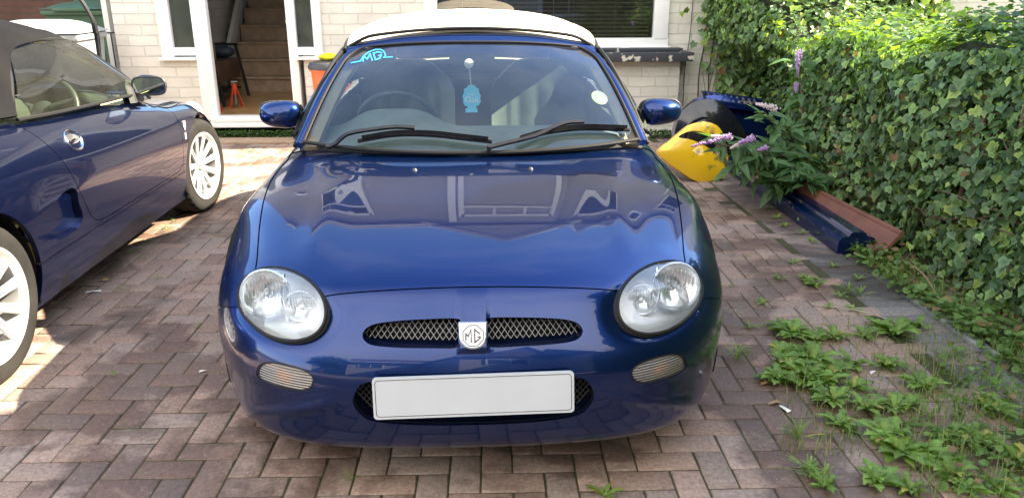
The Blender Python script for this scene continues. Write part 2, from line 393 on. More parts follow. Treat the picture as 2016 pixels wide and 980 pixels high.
def car(name,loc,rz,label,group,hi,M,front):
    root=empty(name,loc,rz); tag(root,label,'car',group)
    K=len(C)+1-0
    nr=(NR_HI+[7]*20)[:len(C)-1] if hi else [7]*(len(C)-1)
    S=body(nr,22 if hi else 8)
    a,b=proj(S); aa=np.abs(a)
    # ---- surface features: lamp scoop, nose creases, bonnet crown lines ----
    def lampf(aa,b,k=1.0):
        dx=aa-371; dy=b-596; xx,yy,xy=87.**2,74.**2,-1700.
        det=xx*yy-xy*xy; q=(yy*dx*dx-2*xy*dx*dy+xx*dy*dy)/det
        return np.sqrt(np.maximum(q,1e-9))-k
    T0,_=np.gradient(S,axis=(0,1)); 
    def norms(S):
        dv,du=np.gradient(S,axis=(0,1)); n=np.cross(du,dv); return n/np.maximum(np.linalg.norm(n,axis=-1,keepdims=True),1e-9)
    Nn=norms(S); rows=np.arange(S.shape[0])[:,None]*np.ones_like(aa)
    frontmask=(S[...,1]<.75)&(Nn[...,2]>-.5)
    lf=lampf(aa,b); 
    low=np.clip((b-560)/60,0,1)*.75+.25
    disp=np.where(frontmask,-.009*low*np.exp(-(np.maximum(lf+.02,0)/.22)**2)*1.0,0)
    disp=np.where(frontmask&(lf<-.02),0-.009*low,disp)
    cre=np.clip((b-568)/60,0,1)*np.clip((700-b)/10,0,1)
    disp=disp+np.where(frontmask,.007*cre*(1/(1+np.exp((aa-29)/1.6))),0)
    # soft ridge in the lower corner of the bumper
    rid=b-(800+.14*(aa-330)-.0009*(aa-330)**2); disp=disp+np.where(frontmask&(aa>230),.006*np.exp(-(rid/12)**2)*np.clip((aa-260)/60,0,1)*np.clip((455-aa)/25,0,1),0)
    # bonnet power lines
    bonm=np.clip((S[...,1]-.22)/.15,0,1)*np.clip((1.0-S[...,1])/.3,0,1)
    disp=disp+.0055*bonm*np.exp(-((np.abs(S[...,0])-.43-.08*S[...,1])/.05)**2)
    S=S+Nn*disp[...,None]; Nn=norms(S)
    h,wd=S.shape[:2]; i=np.arange(h-1)[:,None]*wd+np.arange(wd-1)[None,:]; i=i.ravel()
    F=np.concatenate([np.stack([i,i+1,i+wd+1],1),np.stack([i,i+wd+1,i+wd],1)])
    full=TM(S.reshape(-1,3),Nn.reshape(-1,3),F)
    # ---- wheel arches and cockpit opening ----
    def archf(V,y0): return .342-np.hypot(V[:,1]-y0,(V[:,2]-.292)) + np.where(np.abs(V[:,0])>.45,0,-9)
    full=full.keep(archf(full.V,.77)); full=full.keep(archf(full.V,3.145))
    full.arch=True
    cock=pxpoly([(.58,1.24),(.64,1.34),(.66,1.6),(.66,2.1),(.655,2.5),(.60,2.66),(.3,2.70),(-.3,2.70),(-.60,2.66),(-.655,2.5),(-.66,2.1),(-.66,1.6),(-.64,1.34),(-.58,1.24),(-.3,1.12),(0,1.08),(.3,1.12)],6)
    full=full.keep(np.where(full.V[:,2]>.6,-sdf(full.V[:,:2],cock),-1))
    def AB(V): a,b=proj(V); return np.abs(a),b
    def isfront(V): return (V[:,1]<.75)
    fl=.009; g=1.3
    rest=full
    # lamps
    A,B_=AB(rest.V); lam=rest.keep(np.where(isfront(rest.V),lampf(A,B_,.985),9)) 
    A,B_=AB(rest.V); rest=rest.keep(np.where(isfront(rest.V),-lampf(A,B_,1.0),-9))
    # indicators
    def indf(aa,b,k=1.0):
        t=rad(-15); dx=aa-369; dy=b-737; u=dx*math.cos(t)+dy*math.sin(t); v=-dx*math.sin(t)+dy*math.cos(t)
        return ((np.abs(u)/57)**2.7+(np.abs(v+ .0016*u*u*0)/24)**2.7)**(1/2.7)-k
    A,B_=AB(rest.V); ind=rest.keep(np.where(isfront(rest.V),indf(A,B_,.96),9))
    A,B_=AB(rest.V); rest=rest.keep(np.where(isfront(rest.V),-indf(A,B_,1.0),-9))
    # grille openings
    up=pxpoly([(30,630),(100,630),(160,633),(195,638),(212,647),(218,660),(212,672),(195,680),(150,685),(100,687),(30,688),(29,675),(29,645)],4)
    lo=pxpoly([(0,748),(120,748),(210,752),(233,770),(238,790),(228,810),(200,828),(120,838),(0,841),(-120,838),(-200,828),(-228,810),(-238,790),(-233,770),(-210,752),(-120,748)],6)
    A,B_=AB(rest.V); rest=rest.keep(np.where(isfront(rest.V),-sdf(np.stack([A,B_],1),up),-9))
    a_,b_=proj(rest.V); rest=rest.keep(np.where(isfront(rest.V),-sdf(np.stack([a_,b_],1),lo),-9))
    inner=rest
    # bonnet
    bn=[(0,568),(150,571),(282,580),(330,600),(395,600),(423,545),(421,500),(416,440),(407,388),(392,350),(366,318),(336,296),(200,301),(0,305)]
    bn=bn+[(-x,y) for x,y in bn[1:-1]][::-1]
    bn=pxpoly(bn,8)
    def bf(V):
        a_,b_=proj(V); ok=(V[:,1]<1.3)&(V[:,2]>.5)&((np.abs(V[:,0])<.785)|(V[:,1]<.7))&((V[:,2]>.62)|(V[:,1]<.7)); return np.where(ok,sdf(np.stack([a_,b_],1),bn),50)
    bon=rest.keep(bf(rest.V)+g); tmobj('bonnet',bon,M['paint'],root,flange=fl)
    rest=rest.keep(-bf(rest.V)+g)
    # cowl panel under the wipers
    def cf(V):
        a_,b_=proj(V); return np.where((V[:,1]<1.35)&(V[:,2]>.6),np.maximum(np.abs(a_)-338,np.maximum(b_-308,-9)),50)
    cowl=rest.keep(cf(rest.V)+.6); tmobj('cowl_panel',cowl,M['plastic'],root,flange=.004)
    rest=rest.keep(-cf(rest.V)+.6)
    # bumper
    def bmf(V):
        A,B_=AB(V); line=598-0.02*(A-420)
        f=np.where(A>300,line-B_,575-B_)
        f=np.maximum(f,(V[:,1]-.75)*1000)
        return f
    # split by the seam outside the lamps; the nose between the lamps belongs to the bumper
    def bm2(V):
        A,B_=AB(V); f1=np.where(A<395,-40.,599-.0*A-B_); f1=np.where(A<395,np.where(V[:,1]<.45,-40.,40.),f1)
        return np.where(V[:,1]<.80,f1,np.maximum(f1,40))
    bum=rest.keep(bm2(rest.V)+.8)
    tmobj('front_bumper',bum,M['paint'],root,flange=.012,sel=lambda c: ~((np.abs(proj(c)[0])<240)&(proj(c)[1]>620)&(c[:,1]<.4)&(c[:,2]>.2)))
    # recess walls of the openings, running back from the skin
    E=bum.boundary(); mid=bum.V[E].mean(1); am,bm_=proj(mid)
    for nm,selm,dep in (('grille_surround',(np.abs(am)<222)&(bm_>622)&(bm_<694)&(mid[:,1]<.3),.055),('intake_surround',(np.abs(am)<242)&(bm_>742)&(bm_<846)&(mid[:,1]<.3)&(mid[:,2]>.2),.07)):
        Es=E[selm]
        if not len(Es): continue
        if nm=='grille_surround' and not isinstance(selm,tuple): EE=[Es[bum.V[Es].mean(1)[:,0]<0],Es[bum.V[Es].mean(1)[:,0]>=0]]
        else: EE=[Es]
        for Es in EE: surround(nm,bum,Es,dep,M,root)
        continue
    rest=rest.keep(-bm2(rest.V)+.8)
    # doors (side view y,z)
    dr=pxpoly([(1.155,.88),(1.15,.78),(1.135,.65),(1.135,.50),(1.15,.41),(1.20,.365),(1.4,.358),(1.8,.356),(2.15,.356),(2.27,.366),(2.34,.40),(2.40,.50),(2.47,.66),(2.545,.80),(2.60,.90),(2.62,.98),(1.9,1.1),(1.2,1.0)],5)
    def df(V): return np.where((V[:,1]>1.)&(V[:,1]<2.8),sdf(V[:,1:],dr),9)
    for sgn in (-1,1):
        d=rest.keep(np.maximum(df(rest.V),sgn*rest.V[:,0])+.0022)
        do=tmobj('door',d,M['paint'],root,flange=.012)
        car_door_bits(do,sgn*-1,M)
    rest=rest.keep(-df(rest.V)+.0022)
    # side intake
    vn=pxpoly([(2.50,.575),(2.80,.50),(2.83,.47),(2.78,.42),(2.62,.385),(2.50,.39),(2.455,.43),(2.47,.50)],5)
    def vf(V): return np.where((V[:,1]>2.3)&(V[:,1]<3)&(np.abs(V[:,0])>.6),sdf(V[:,1:],vn),9)
    vt=rest.keep(vf(rest.V)); rest=rest.keep(-vf(rest.V))
    inner=inner.keep(-vf(inner.V)); tmobj('inner_shell',inner.offset(-.012),M['black'],root)
    V=vt.V.copy(); sh=np.clip((V[:,1]-2.44)/.36,0,1); V[:,0]-=np.sign(V[:,0])*(.012+.055*(sh)); 
    dv=TM(V,vt.N,vt.F)
    for sgn in (-1,1):
        q=dv.keep(sgn*dv.V[:,0]); tmobj('side_intake',q,M['paint'],root,flange=.03,dirv=(sgn*-1.,0,0))
    E=rest.boundary()
    # wings: front of door line
    for sgn in (-1,1):
        q=rest.keep(np.maximum(rest.V[:,1]-1.155,sgn*rest.V[:,0])+.0); 
        q=q.keep(-(q.V[:,1]*0+ (q.V[:,2]-.36)*1.0) if False else np.maximum(-1,-(np.where(q.V[:,1]>1.02,q.V[:,2]-.345,1))))
        tmobj('front_wing',q,M['paint'],root,flange=.02)
        sl_=rest.keep(np.maximum.reduce([-(rest.V[:,1]-1.02),rest.V[:,1]-2.86,rest.V[:,2]-.343,sgn*rest.V[:,0]]))
        tmobj('sill',sl_,M['sill'],root,flange=.02)
    q=rest.keep(np.maximum(1.157-rest.V[:,1],0*rest.V[:,1]-1)); q=q.keep(np.where((q.V[:,1]<2.86)&(q.V[:,2]<.346),.346-q.V[:,2],-(q.V[:,1]*0+1))) if True else q
    tmobj('rear_body',q,M['paint'],root,flange=.02)
    # underbody: dark plate put in to block light
    u=MB(); u.box((0,1.95,.20),(1.30,3.5,.02)); u.box((0,.95,.45),(1.1,.04,.5)); u.obj('floor_light_block',M['black'],root)
    for y0 in (.77,3.145):
        for sg in (-1,1):
            l=MB(); l.lathe([(.35,sg*.50),(.35,sg*.79)],32,'x',(0,y0,.292),a0=-.35,a1=math.pi+.35); l.lathe([(0,sg*.50),(.352,sg*.50)],32,'x',(0,y0,.292),a0=-.35,a1=math.pi+.35); l.obj('wheel_liner',M['black'],root)
    # ---- wheels ----
    for y0 in (.77,3.145):
        for sg in (-1,1):
            wheel(root,(sg*.712,y0,.298),sg,M,steer=(front['steer'] if y0<1 else 0))
    # ---- lamps ----
    for sg in (-1,1):
        q=lam.keep(sg*lam.V[:,0]); headlight(root,q,-sg,lampf,M,hi)
        q=ind.keep(sg*ind.V[:,0]); indicator(root,q,-sg,M)
    greenhouse(root,M,hi,front)
    nose_bits(root,M,hi)
    for sg in (-1,1):
        xx_=side_x(1.075,.60); m=MB(); m.prism([(1.055,.635),(1.095,.635),(1.094,.60),(1.075,.575),(1.056,.60)],0,sg*(xx_-.004),sg*(xx_+.005)); m.prism([(1.062,.565),(1.088,.565),(1.088,.525),(1.062,.525)],0,sg*(xx_-.006),sg*(xx_+.004)); m.obj('side_emblem',M['rim'],root)
    return root
def surround(nm,bum,Es,dep,M,root):
    a3,b3=bum.V[Es[:,0]],bum.V[Es[:,1]]; d=np.array([0,dep,.0]); k=len(Es)
    V=np.concatenate([b3,a3,a3+d,b3+d]); ix=np.arange(k); Fq=np.concatenate([np.stack([ix,ix+k,ix+2*k],1),np.stack([ix,ix+2*k,ix+3*k],1)])
    nn=-np.cross(b3-a3,np.tile(d,(k,1))); nn/=np.maximum(np.linalg.norm(nn,axis=1,keepdims=True),1e-9)
    acc=np.zeros((len(bum.V),3)); np.add.at(acc,Es[:,0],nn); np.add.at(acc,Es[:,1],nn)
    raw(nm,V,Fq,M['paint'],root,normals=np.concatenate([acc[Es[:,1]],acc[Es[:,0]],acc[Es[:,0]],acc[Es[:,1]]]))
def side_x(y,z):
    global _SS
    try: _SS
    except NameError:
        S=body(8,12); _SS=S[S[...,0]>.5]
    d=np.hypot(_SS[:,1]-y,_SS[:,2]-z); i=np.argsort(d)[:5]; w_=1/(d[i]+.002); return float((_SS[i,0]*w_).sum()/w_.sum())
def car_door_bits(do,sg,M):
    h=MB(); th=np.arange(24)*2*math.pi/24
    sp=lambda y,z,o:(sg*(side_x(y,z)+o),y,z)
    h.tube([sp(2.31+.062*math.cos(t),.745+.042*math.sin(t),.003) for t in th],.005,6,closed=True)
    h.add([sp(2.31+.058*math.cos(t),.745+.038*math.sin(t),.001) for t in th]+[sp(2.31,.74,-.022)],[(i,(i+1)%24,24) for i in range(24)])
    G=[[sp(2.31+.055*a,.752+.020*b,.010-.008*b*b-.006*a*a) for a in np.linspace(-1,1,9)] for b in (-1,-.6,0,.6,1)]
    h.grid(G); h.obj('handle',M['chrome'],do,angle=60)
    if sg>0:
        pass
def wheel(root,c,sg,M,steer=0):
    R,W=.303,.205
    n=180; prof=[(.212,-.100),(.235,-.104),(.265,-.106),(.285,-.101),(.296,-.088),(.302,-.07),(R,-.03),(R,0),(R,.03),(.302,.07),(.296,.088),(.285,.101),(.265,.106),(.235,.104),(.212,.100)]
    V=[];F=[]
    th=np.arange(n)*2*math.pi/n
    fine=[]
    for i in range(len(prof)-1):
        (r0,h0),(r1,h1)=prof[i],prof[i+1]; k=3 if .28<r0 else 1
        for t in range(k): fine.append((r0+(r1-r0)*t/k,h0+(h1-h0)*t/k))
    fine.append(prof[-1])
    for r,h in fine:
        for j,t in enumerate(th):
            rr=r
            if r>.290:
                ph=(t*34/(2*math.pi)+abs(h)*16)%1.0
                if ph<.16 or abs(abs(h)-.028)<.0055: rr-=.006
            V.append((h*1.0,rr*math.cos(t),rr*math.sin(t)))
    m=len(fine)
    for i in range(m-1):
        for j in range(n):
            l=(j+1)%n; F.append((i*n+j,i*n+l,(i+1)*n+l,(i+1)*n+j))
    e=empty('wheel',c,rad(steer)); e.parent=root
    b=MB(); b.add(V,F); b.obj('tyre',M['rubber'],e,angle=40)
    o=sg # outward
    b=MB(); b.lathe([(.214,-.10),(.214,-.09),(.196,-.07),(.190,.05*1),(.196,.085),(.208,.097),(.216,.100),(.2165,.106),(.205,.104),(.186,.088),(.180,.05),(.176,-.07)],64,'x')
    if o<0: b.V=[v*np.array([-1,1,1]) for v in b.V]
    ns=11
    for k in range(ns):
        t=2*math.pi*k/ns+.15
        for s2 in (-1,1):
            P=[];
            for r,x,wd in ((.040,.062,.010),(.08,.070,.011),(.13,.078,.0115),(.187,.088,.014)):
                off=s2*(.0075+.003*r/.18)
                P.append((o*x,r*math.cos(t)-off*math.sin(t),r*math.sin(t)+off*math.cos(t)))
            b.tube(P,[.0085,.009,.0095,.012],6,flat=1.0)
        P=[(o*x,r*math.cos(t),r*math.sin(t)) for r,x in ((.04,.052),(.10,.061),(.186,.078))]
        b.tube(P,[.012,.012,.015],6)
    b.lathe([(0,o*.088),(.026,o*.088),(.030,o*.084),(.031,o*.070),(.055,o*.070),(.060,o*.060),(.060,o*.03)],32,'x')
    for k in range(4):
        t=math.pi/2*k+.5; b.lathe([(.0,o*.080),(.009,o*.080),(.0095,o*.066)],10,'x',(0,.043*math.cos(t),.043*math.sin(t)))
    b.obj('rim',M['rim'],e,angle=30)
    b=MB(); b.lathe([(.03,-.02),(.135,-.02),(.135,.0),(.03,.0)],40,'x'); b.obj('brake_disc',M['steel'],e)
def headlight(root,q,sg,lampf,M,hi):
    # q: the patch of body surface cut out for the lamp
    V=q.V.copy(); a,b=proj(V); f=np.clip(lampf(np.abs(a),b,0.0),0,1)
    c=V.mean(0); 
    nm=q.N.mean(0); nm/=np.linalg.norm(nm)
    Vl=V+q.N*.013*(np.clip((b-560)/60,0,1)*.75+.25)[:,None]*1.0+nm*(.016*(1-f**2.2))[:,None]-nm*.002
    E=q.boundary(); lp=max(loop_from(E),key=len)
    # recompute the lens normals from its own shape
    T=Vl[q.F]; fn=np.cross(T[:,1]-T[:,0],T[:,2]-T[:,0]); acc=np.zeros_like(Vl)
    for k in range(3): np.add.at(acc,q.F[:,k],fn)
    head=empty('headlight',tuple(c)); head.parent=root
    Lo=Vl-c
    raw('lens',Lo,q.F,M['lens'],head,normals=acc)
    loop=Lo[lp]; loop=loop[::max(1,len(loop)//90)]
    # smooth the loop
    for _ in range(3): loop=(np.roll(loop,1,0)+loop*2+np.roll(loop,-1,0))/4
    m=MB(); m.tube(loop-nm*.001,.0048,8,closed=True); m.tube(loop*1.012-nm*.010,.006,8,closed=True); m.obj('rubber_seal',M['seal'],head)
    ax=np.array([0,-1,.25]); ax/=np.linalg.norm(ax)
    # bowl
    m=MB(); n=len(loop); rings=[]
    for s,dp in ((.985,.004),(.93,.020),(.84,.045),(.60,.075),(.30,.088),(.02,.090)): rings.append(loop*s-ax*dp+nm*0)
    G=np.array([np.concatenate([r,r[:1]]) for r in rings]); m.grid(G)
    m.obj('reflector_bowl',M['reflector'],head,angle=60)
    # two round reflectors and a divider
    cen=loop.mean(0)
    def dish(off,r,dp):
        d=MB(); prof=[(r*1.03,.0),(r*1.0,.004)]+[(r*t,-dp*(1-t*t)) for t in (1,.9,.8,.65,.5,.35,.2)]
        th=np.arange(40)*2*math.pi/40; X=np.array([1,0,0]); Z=np.cross(ax,X); Z/=np.linalg.norm(Z)
        if Z[2]<0: Z=-Z
        Vv=np.array([[X*rr*math.cos(t)+Z*rr*math.sin(t)+ax*h for t in th] for rr,h in prof])+cen+np.array(off)
        nn_=len(th); Fv=[(i*nn_+k,i*nn_+(k+1)%nn_,(i+1)*nn_+(k+1)%nn_,(i+1)*nn_+k) for i in range(len(prof)-1) for k in range(nn_)]
        d.add(Vv.reshape(-1,3),Fv); 
        # ring edge
        d.tube(np.array([X*r*1.03*math.cos(t)+Z*r*1.03*math.sin(t) for t in th])+cen+np.array(off),.0028,6,closed=True)
        for k in range(-5,6):   # vertical flutes on the reflector
            d.box(tuple(cen+np.array(off)+X*r*.15*k-ax*dp*.80*(1-(k*.15)**2)),(.0016,.003,r*1.3*math.sqrt(max(.05,1-(k*.16)**2))))
        d.obj('reflector',M['dish'],head,angle=50)
        bl=MB(); bl.lathe([(0,.02),(.007,.016),(.009,0),(.009,-.05)],16,'y'); 
        bl.V=[v@np.diag([1,-1,1])+cen+np.array(off)-ax*.035 for v in bl.V]; bl.obj('bulb',M['bulb'],head)
    dish((sg*.038,-.0,.022),.066,.035)
    dish((-sg*.058,-.012,-.012),.043,.03)
    m=MB(); 
    m.tube([cen+np.array([-sg*.012,.0,.075])-ax*.03,cen+np.array([-sg*.012,-.02,.02])-ax*.002,cen+np.array([-sg*.018,-.02,-.06])-ax*.02],.004,6)
    for k in range(9): m.tube([cen+np.array([-sg*(.03+.007*k),-.01,-.035])-ax*.025,cen+np.array([-sg*(.022+.007*k),-.012,-.068+.003*k])-ax*.02],.0018,4)
    m.obj('lamp_divider',M['chrome'],head)
def indicator(root,q,sg,M):
    c=q.V.mean(0); head=empty('indicator',tuple(c)); head.parent=root
    E=q.boundary(); lp=max(loop_from(E),key=len); V=q.V-c
    raw('lens',V-q.N*.003,q.F,M['ind'],head,normals=q.N)
    loop=(V-q.N*.004)[lp]; loop=loop[::max(1,len(loop)//70)]
    m=MB(); m.tube(loop,.0042,6,closed=True); m.obj('seal',M['seal'],head)
# windscreen surface
def WS(s,t,off=0.0):
    s=np.asarray(s,float); t=np.asarray(t,float)
    B=np.stack([.676*s,1.018+.195*np.abs(s)**2.2,.795+.014*s*s],-1)
    T=np.stack([.540*s,1.648+.085*s*s,1.160-.034*np.abs(s)**2.4],-1)
    P=B+(T-B)*t[...,None]
    n=np.array([0,-.42,.9]); n=n/np.linalg.norm(n)
    P=P+(n*(.028*np.sin(np.pi*np.clip(t,-.2,1.2)))[...,None])
    nn=np.stack([.28*s,-.45+0*s,.88+0*s],-1); nn/=np.linalg.norm(nn,axis=-1,keepdims=True)
    return P+nn*np.asarray(off)[...,None] if np.ndim(off) else P+nn*off
def ws_px(a,b):
    """windscreen parameters where the glass carries the mark seen at (a,b)"""
    s,t=a/300.,.5
    for _ in range(12):
        p=np.array(proj(WS(s,t))); e=.001
        Js=(np.array(proj(WS(s+e,t)))-p)/e; Jt=(np.array(proj(WS(s,t+e)))-p)/e
        d=np.linalg.solve(np.stack([Js,Jt],1),np.array([a,b])-p); s+=d[0]; t+=d[1]
    return s,t
def greenhouse(root,M,hi,front):
    # glass
    ss=np.linspace(-1,1,81); tt=np.linspace(0,1,41); Sg,Tg=np.meshgrid(ss,tt)
    P=WS(Sg,Tg); dv,du=np.gradient(P,axis=(0,1)); n=np.cross(du,dv); n/=np.linalg.norm(n,axis=-1,keepdims=True)
    h,wd=P.shape[:2]; i=(np.arange(h-1)[:,None]*wd+np.arange(wd-1)[None,:]).ravel()
    F=np.concatenate([np.stack([i,i+1,i+wd+1],1),np.stack([i,i+wd+1,i+wd],1)])
    g=TM(np.concatenate([P.reshape(-1,3)],1),n.reshape(-1,3),F)
    st_=np.stack([Sg.ravel(),Tg.ravel()],1)
    # clip in parameter space: carry (s,t) inside the normals' spare by a second mesh with identical topology
    def rr(s,t): # rounded rectangle
        x=np.abs(s)-.96; y=np.abs(t-.5)-.49; r=.16; qx=np.maximum(x+r,0); qy=np.maximum((y+r*.55)/.55,0)
        return np.hypot(qx,qy)-r
    gs=TM(np.concatenate([g.V,st_],1),g.N,F)
    gs=gs.keep(rr(gs.V[:,3],gs.V[:,4]))
    lim=lambda V:V[:,4]-(.845-.13*np.abs(V[:,3])**2.2)
    glass=gs.keep(lim(gs.V)); band=gs.keep(-lim(gs.V))
    gl=raw('windscreen',glass.V[:,:3],glass.F,M['glass'],root,normals=glass.N)
    raw('shade_band',band.V[:,:3],band.F,M['shade'],gl,normals=band.N)
    # frame : pillars and header, one closed loop
    def path(k,off=0.0,x=1.0):
        out=[]
        for t in np.linspace(-.02,.80,14): out.append(WS(-x*(.985+.01*k),t,off))
        for q in np.linspace(0,math.pi/2,9)[1:]:
            out.append(WS(-x*(.985+.01*k)+.14*(1-math.cos(q)),.80+.19*math.sin(q)+.01*k,off))
        for s in np.linspace(-.78,.78,25): out.append(WS(s,.99+.01*k,off))
        for q in np.linspace(math.pi/2,0,9)[:-1]:
            out.append(WS(x*(.985+.01*k)-.14*(1-math.cos(q)),.80+.19*math.sin(q)+.01*k,off))
        for t in np.linspace(.80,-.02,14): out.append(WS(x*(.985+.01*k),t,off))
        return np.array(out)
    m=MB(); p=path(2,-.008); 
    th=np.arange(10)*2*math.pi/10
    m.tube(p,.0185,12)
    # header band: a curved strip running up and back from the glass to the hood
    hd=[]
    for t,o in ((0.995,.002),(1.02,.010),(1.055,.012),(1.10,.008),(1.15,-.006),(1.16,-.03)):
        hd.append([WS(s,t-(0.055*abs(s)**6),o) for s in np.linspace(-1.01,1.01,41)])
    m.grid(hd)
    m.obj('windscreen_frame',M['paint'],root,angle=60)
    m=MB(); m.tube(path(0,.004,.992)[:],.0058,8); 
    m.tube([WS(s,.0,.003) for s in np.linspace(-.97,.97,30)],.008,8); m.tube([WS(s,1.165-.06*abs(s)**6,.0) for s in np.linspace(-1.03,1.03,41)],.007,8)
    for sg in(-1,1): m.tube([WS(sg*1.035,t,-.01) for t in np.linspace(-.03,1.05,12)],.009,8)
    m.obj('windscreen_seal',M['seal'],root)
    for sg in (-1,1):
        m=MB(); m.sweep([WS(sg*.955,t,-.030) for t in np.linspace(.0,.93,12)],[(.012,.03),(-.012,.03),(-.012,-.03),(.012,-.03)]); m.obj('pillar_trim',M['trim'],root)
    # ---- soft top ----
    def hrow(y,zc,xr,zr,xb,zb,ym=None):
        ym=y if ym is None else ym
        return [(0,y,zc),(.16,y+.004,zc-.006),(.32,y+.012,zc-.022),(.44,y+.022,zc-.047),(xr-.03,y+.04,zr+.022),(xr,ym+.05,zr),(xr+.015,ym+.05,zr-.03),(xr+(xb-xr)*.35,ym+.05,zr+(zb-zr)*.35),(xr+(xb-xr)*.7,ym+.05,zr+(zb-zr)*.72),(xb,ym+.05,zb)]
    Hn=np.array([hrow(1.715,1.216,.560,1.138,.69,.86,1.70),hrow(1.74,1.233,.564,1.147,.70,.865,1.73),hrow(1.82,1.253,.572,1.162,.70,.865,1.81),hrow(1.99,1.285,.582,1.178,.70,.87,1.98),
        hrow(2.17,1.298,.588,1.178,.70,.875,2.16),hrow(2.32,1.280,.590,1.165,.70,.88,2.30),hrow(2.50,1.215,.592,1.115,.705,.89,2.46),hrow(2.66,1.115,.60,1.03,.70,.895,2.58),hrow(2.80,1.005,.61,.96,.68,.90,2.68),hrow(2.89,.94,.60,.92,.66,.905,2.76),hrow(2.91,.915,.58,.905,.63,.90,2.80)])
    Mi=Hn[:,1:][:,::-1]*np.array([-1,1,1]); Hf=np.concatenate([Mi,Hn],1)
    k=8 if hi else 6
    Hs=bs(bs(Hf,0,k),1,k)
    # gentle sag between the hood bows
    yy=Hs[...,1]; xx=np.abs(Hs[...,0]); sag=.006*np.sin((yy-1.5)/.36*math.pi*2)*(xx<.5)*(yy<2.5)*np.clip((yy-1.55)/.1,0,1); Hs[...,2]+=sag
    wr=.0025*np.sin(xx*60+yy*25)*np.clip((.62-xx)/.2,0,1)*np.clip((xx-.3)/.1,0,1)*np.clip((1.75-yy)/.15,0,1); Hs[...,2]+=wr
    dv,du=np.gradient(Hs,axis=(0,1)); n=np.cross(du,dv); n/=np.maximum(np.linalg.norm(n,axis=-1,keepdims=True),1e-9)
    h,wd=Hs.shape[:2]; i=(np.arange(h-1)[:,None]*wd+np.arange(wd-1)[None,:]).ravel()
    F=np.concatenate([np.stack([i,i+1,i+wd+1],1),np.stack([i,i+wd+1,i+wd],1)])
    H=TM(Hs.reshape(-1,3),n.reshape(-1,3),F)
    win=pxpoly([(1.2,.70),(1.2,1.0),(1.55,1.095),(1.76,1.140),(1.9,1.158),(2.12,1.158),(2.27,1.148),(2.355,1.115),(2.41,1.05),(2.50,.95),(2.57,.87),(2.60,.70)],5)
    def wf(V): return np.where(np.abs(V[:,0])>.45,sdf(V[:,1:],win),9)
    hood=H.keep(-wf(H.V))
    rw=pxpoly([(-.40,2.56),(-.43,2.60),(-.44,2.72),(-.40,2.79),(0,2.80),(.40,2.79),(.44,2.72),(.43,2.60),(.40,2.56),(0,2.555)],5)
    def rwf(V): return np.where(V[:,1]>2.4,sdf(V[:,:2],rw),9)
    rwin=hood.keep(rwf(hood.V)+.002); hood=hood.keep(-rwf(hood.V))
    ho=tmobj('soft_top',hood,M['hood'],root,flange=.012)
    tmobj('rear_window',rwin,M['rearglass'],ho)
    tmobj('hood_lining',TM(hood.V-hood.N*.013,hood.N,hood.F),M['lining'],ho)
    # welt along the front edge and side drip rail of the hood
    m=MB(); fr=[(x,1.708+.03*abs(x/.53)**2,1.216-.022*(x/.32)**2*.75-.040*max(0,(abs(x)-.44)/.12)**1.6) for x in np.linspace(-.568,.568,41)]
    m.tube(fr,.007,8)
    for sg in (-1,1):
        m.tube(spline([(sg*.562,1.71,1.125),(sg*.568,1.80,1.145),(sg*.577,1.95,1.158),(sg*.582,2.12,1.160),(sg*.585,2.28,1.147),(sg*.59,2.36,1.11),(sg*.635,2.43,1.03),(sg*.685,2.56,.89)],5),.008,6)
    m.obj('hood_seal',M['seal'],ho)
    # ---- side glass, quarter trim, belt strip ----
    for sg in (-1,1):
        bot=spline([(sg*.712,1.28,.825),(sg*.714,1.5,.845),(sg*.715,1.9,.855),(sg*.712,2.3,.868),(sg*.70,2.57,.88)],8)
        top=spline([(sg*.675,1.42,.92),(sg*.615,1.62,1.06),(sg*.575,1.75,1.135),(sg*.578,1.97,1.157),(sg*.588,2.33,1.13)],8)
        G=np.array([bot+(top-bot)*t+np.array([sg*.018*math.sin(math.pi*t),0,0]) for t in np.linspace(0,1,10)])
        m=MB(); m.grid(G); m.obj('side_window',M['sideglass'],root,angle=80)
        m=MB(); m.tube(bot+np.array([sg*.004,0,-.004]),.008,6); m.tube(spline([(sg*.695,1.30,.83),(sg*.668,1.42,.92),(sg*.61,1.61,1.06),(sg*.568,1.74,1.13)],6),.010,6); m.obj('window_seal',M['seal'],root)
        # black mirror sail and door mirror
        m=MB(); m.add([(sg*x_,y_+.10,z_) for x_,y_,z_ in ((.72,1.20,.80),(.715,1.42,.80),(.70,1.42,.895),(.675,1.34,.92),(.68,1.22,.84),(.735,1.24,.80),(.735,1.40,.80),(.718,1.39,.88),(.69,1.32,.905))],[(5,6,7,8),(0,5,8,4),(1,2,7,6),(2,3,8,7),(0,1,6,5)]); m.obj('mirror_sail',M['plastic'],root)
        door_mirror(root,sg,M)
    interior(root,M,hi,front)
    wipers(root,M,front)
    washers=MB()
    for a_,b_ in ((-113,333),(114,333)):
        pass
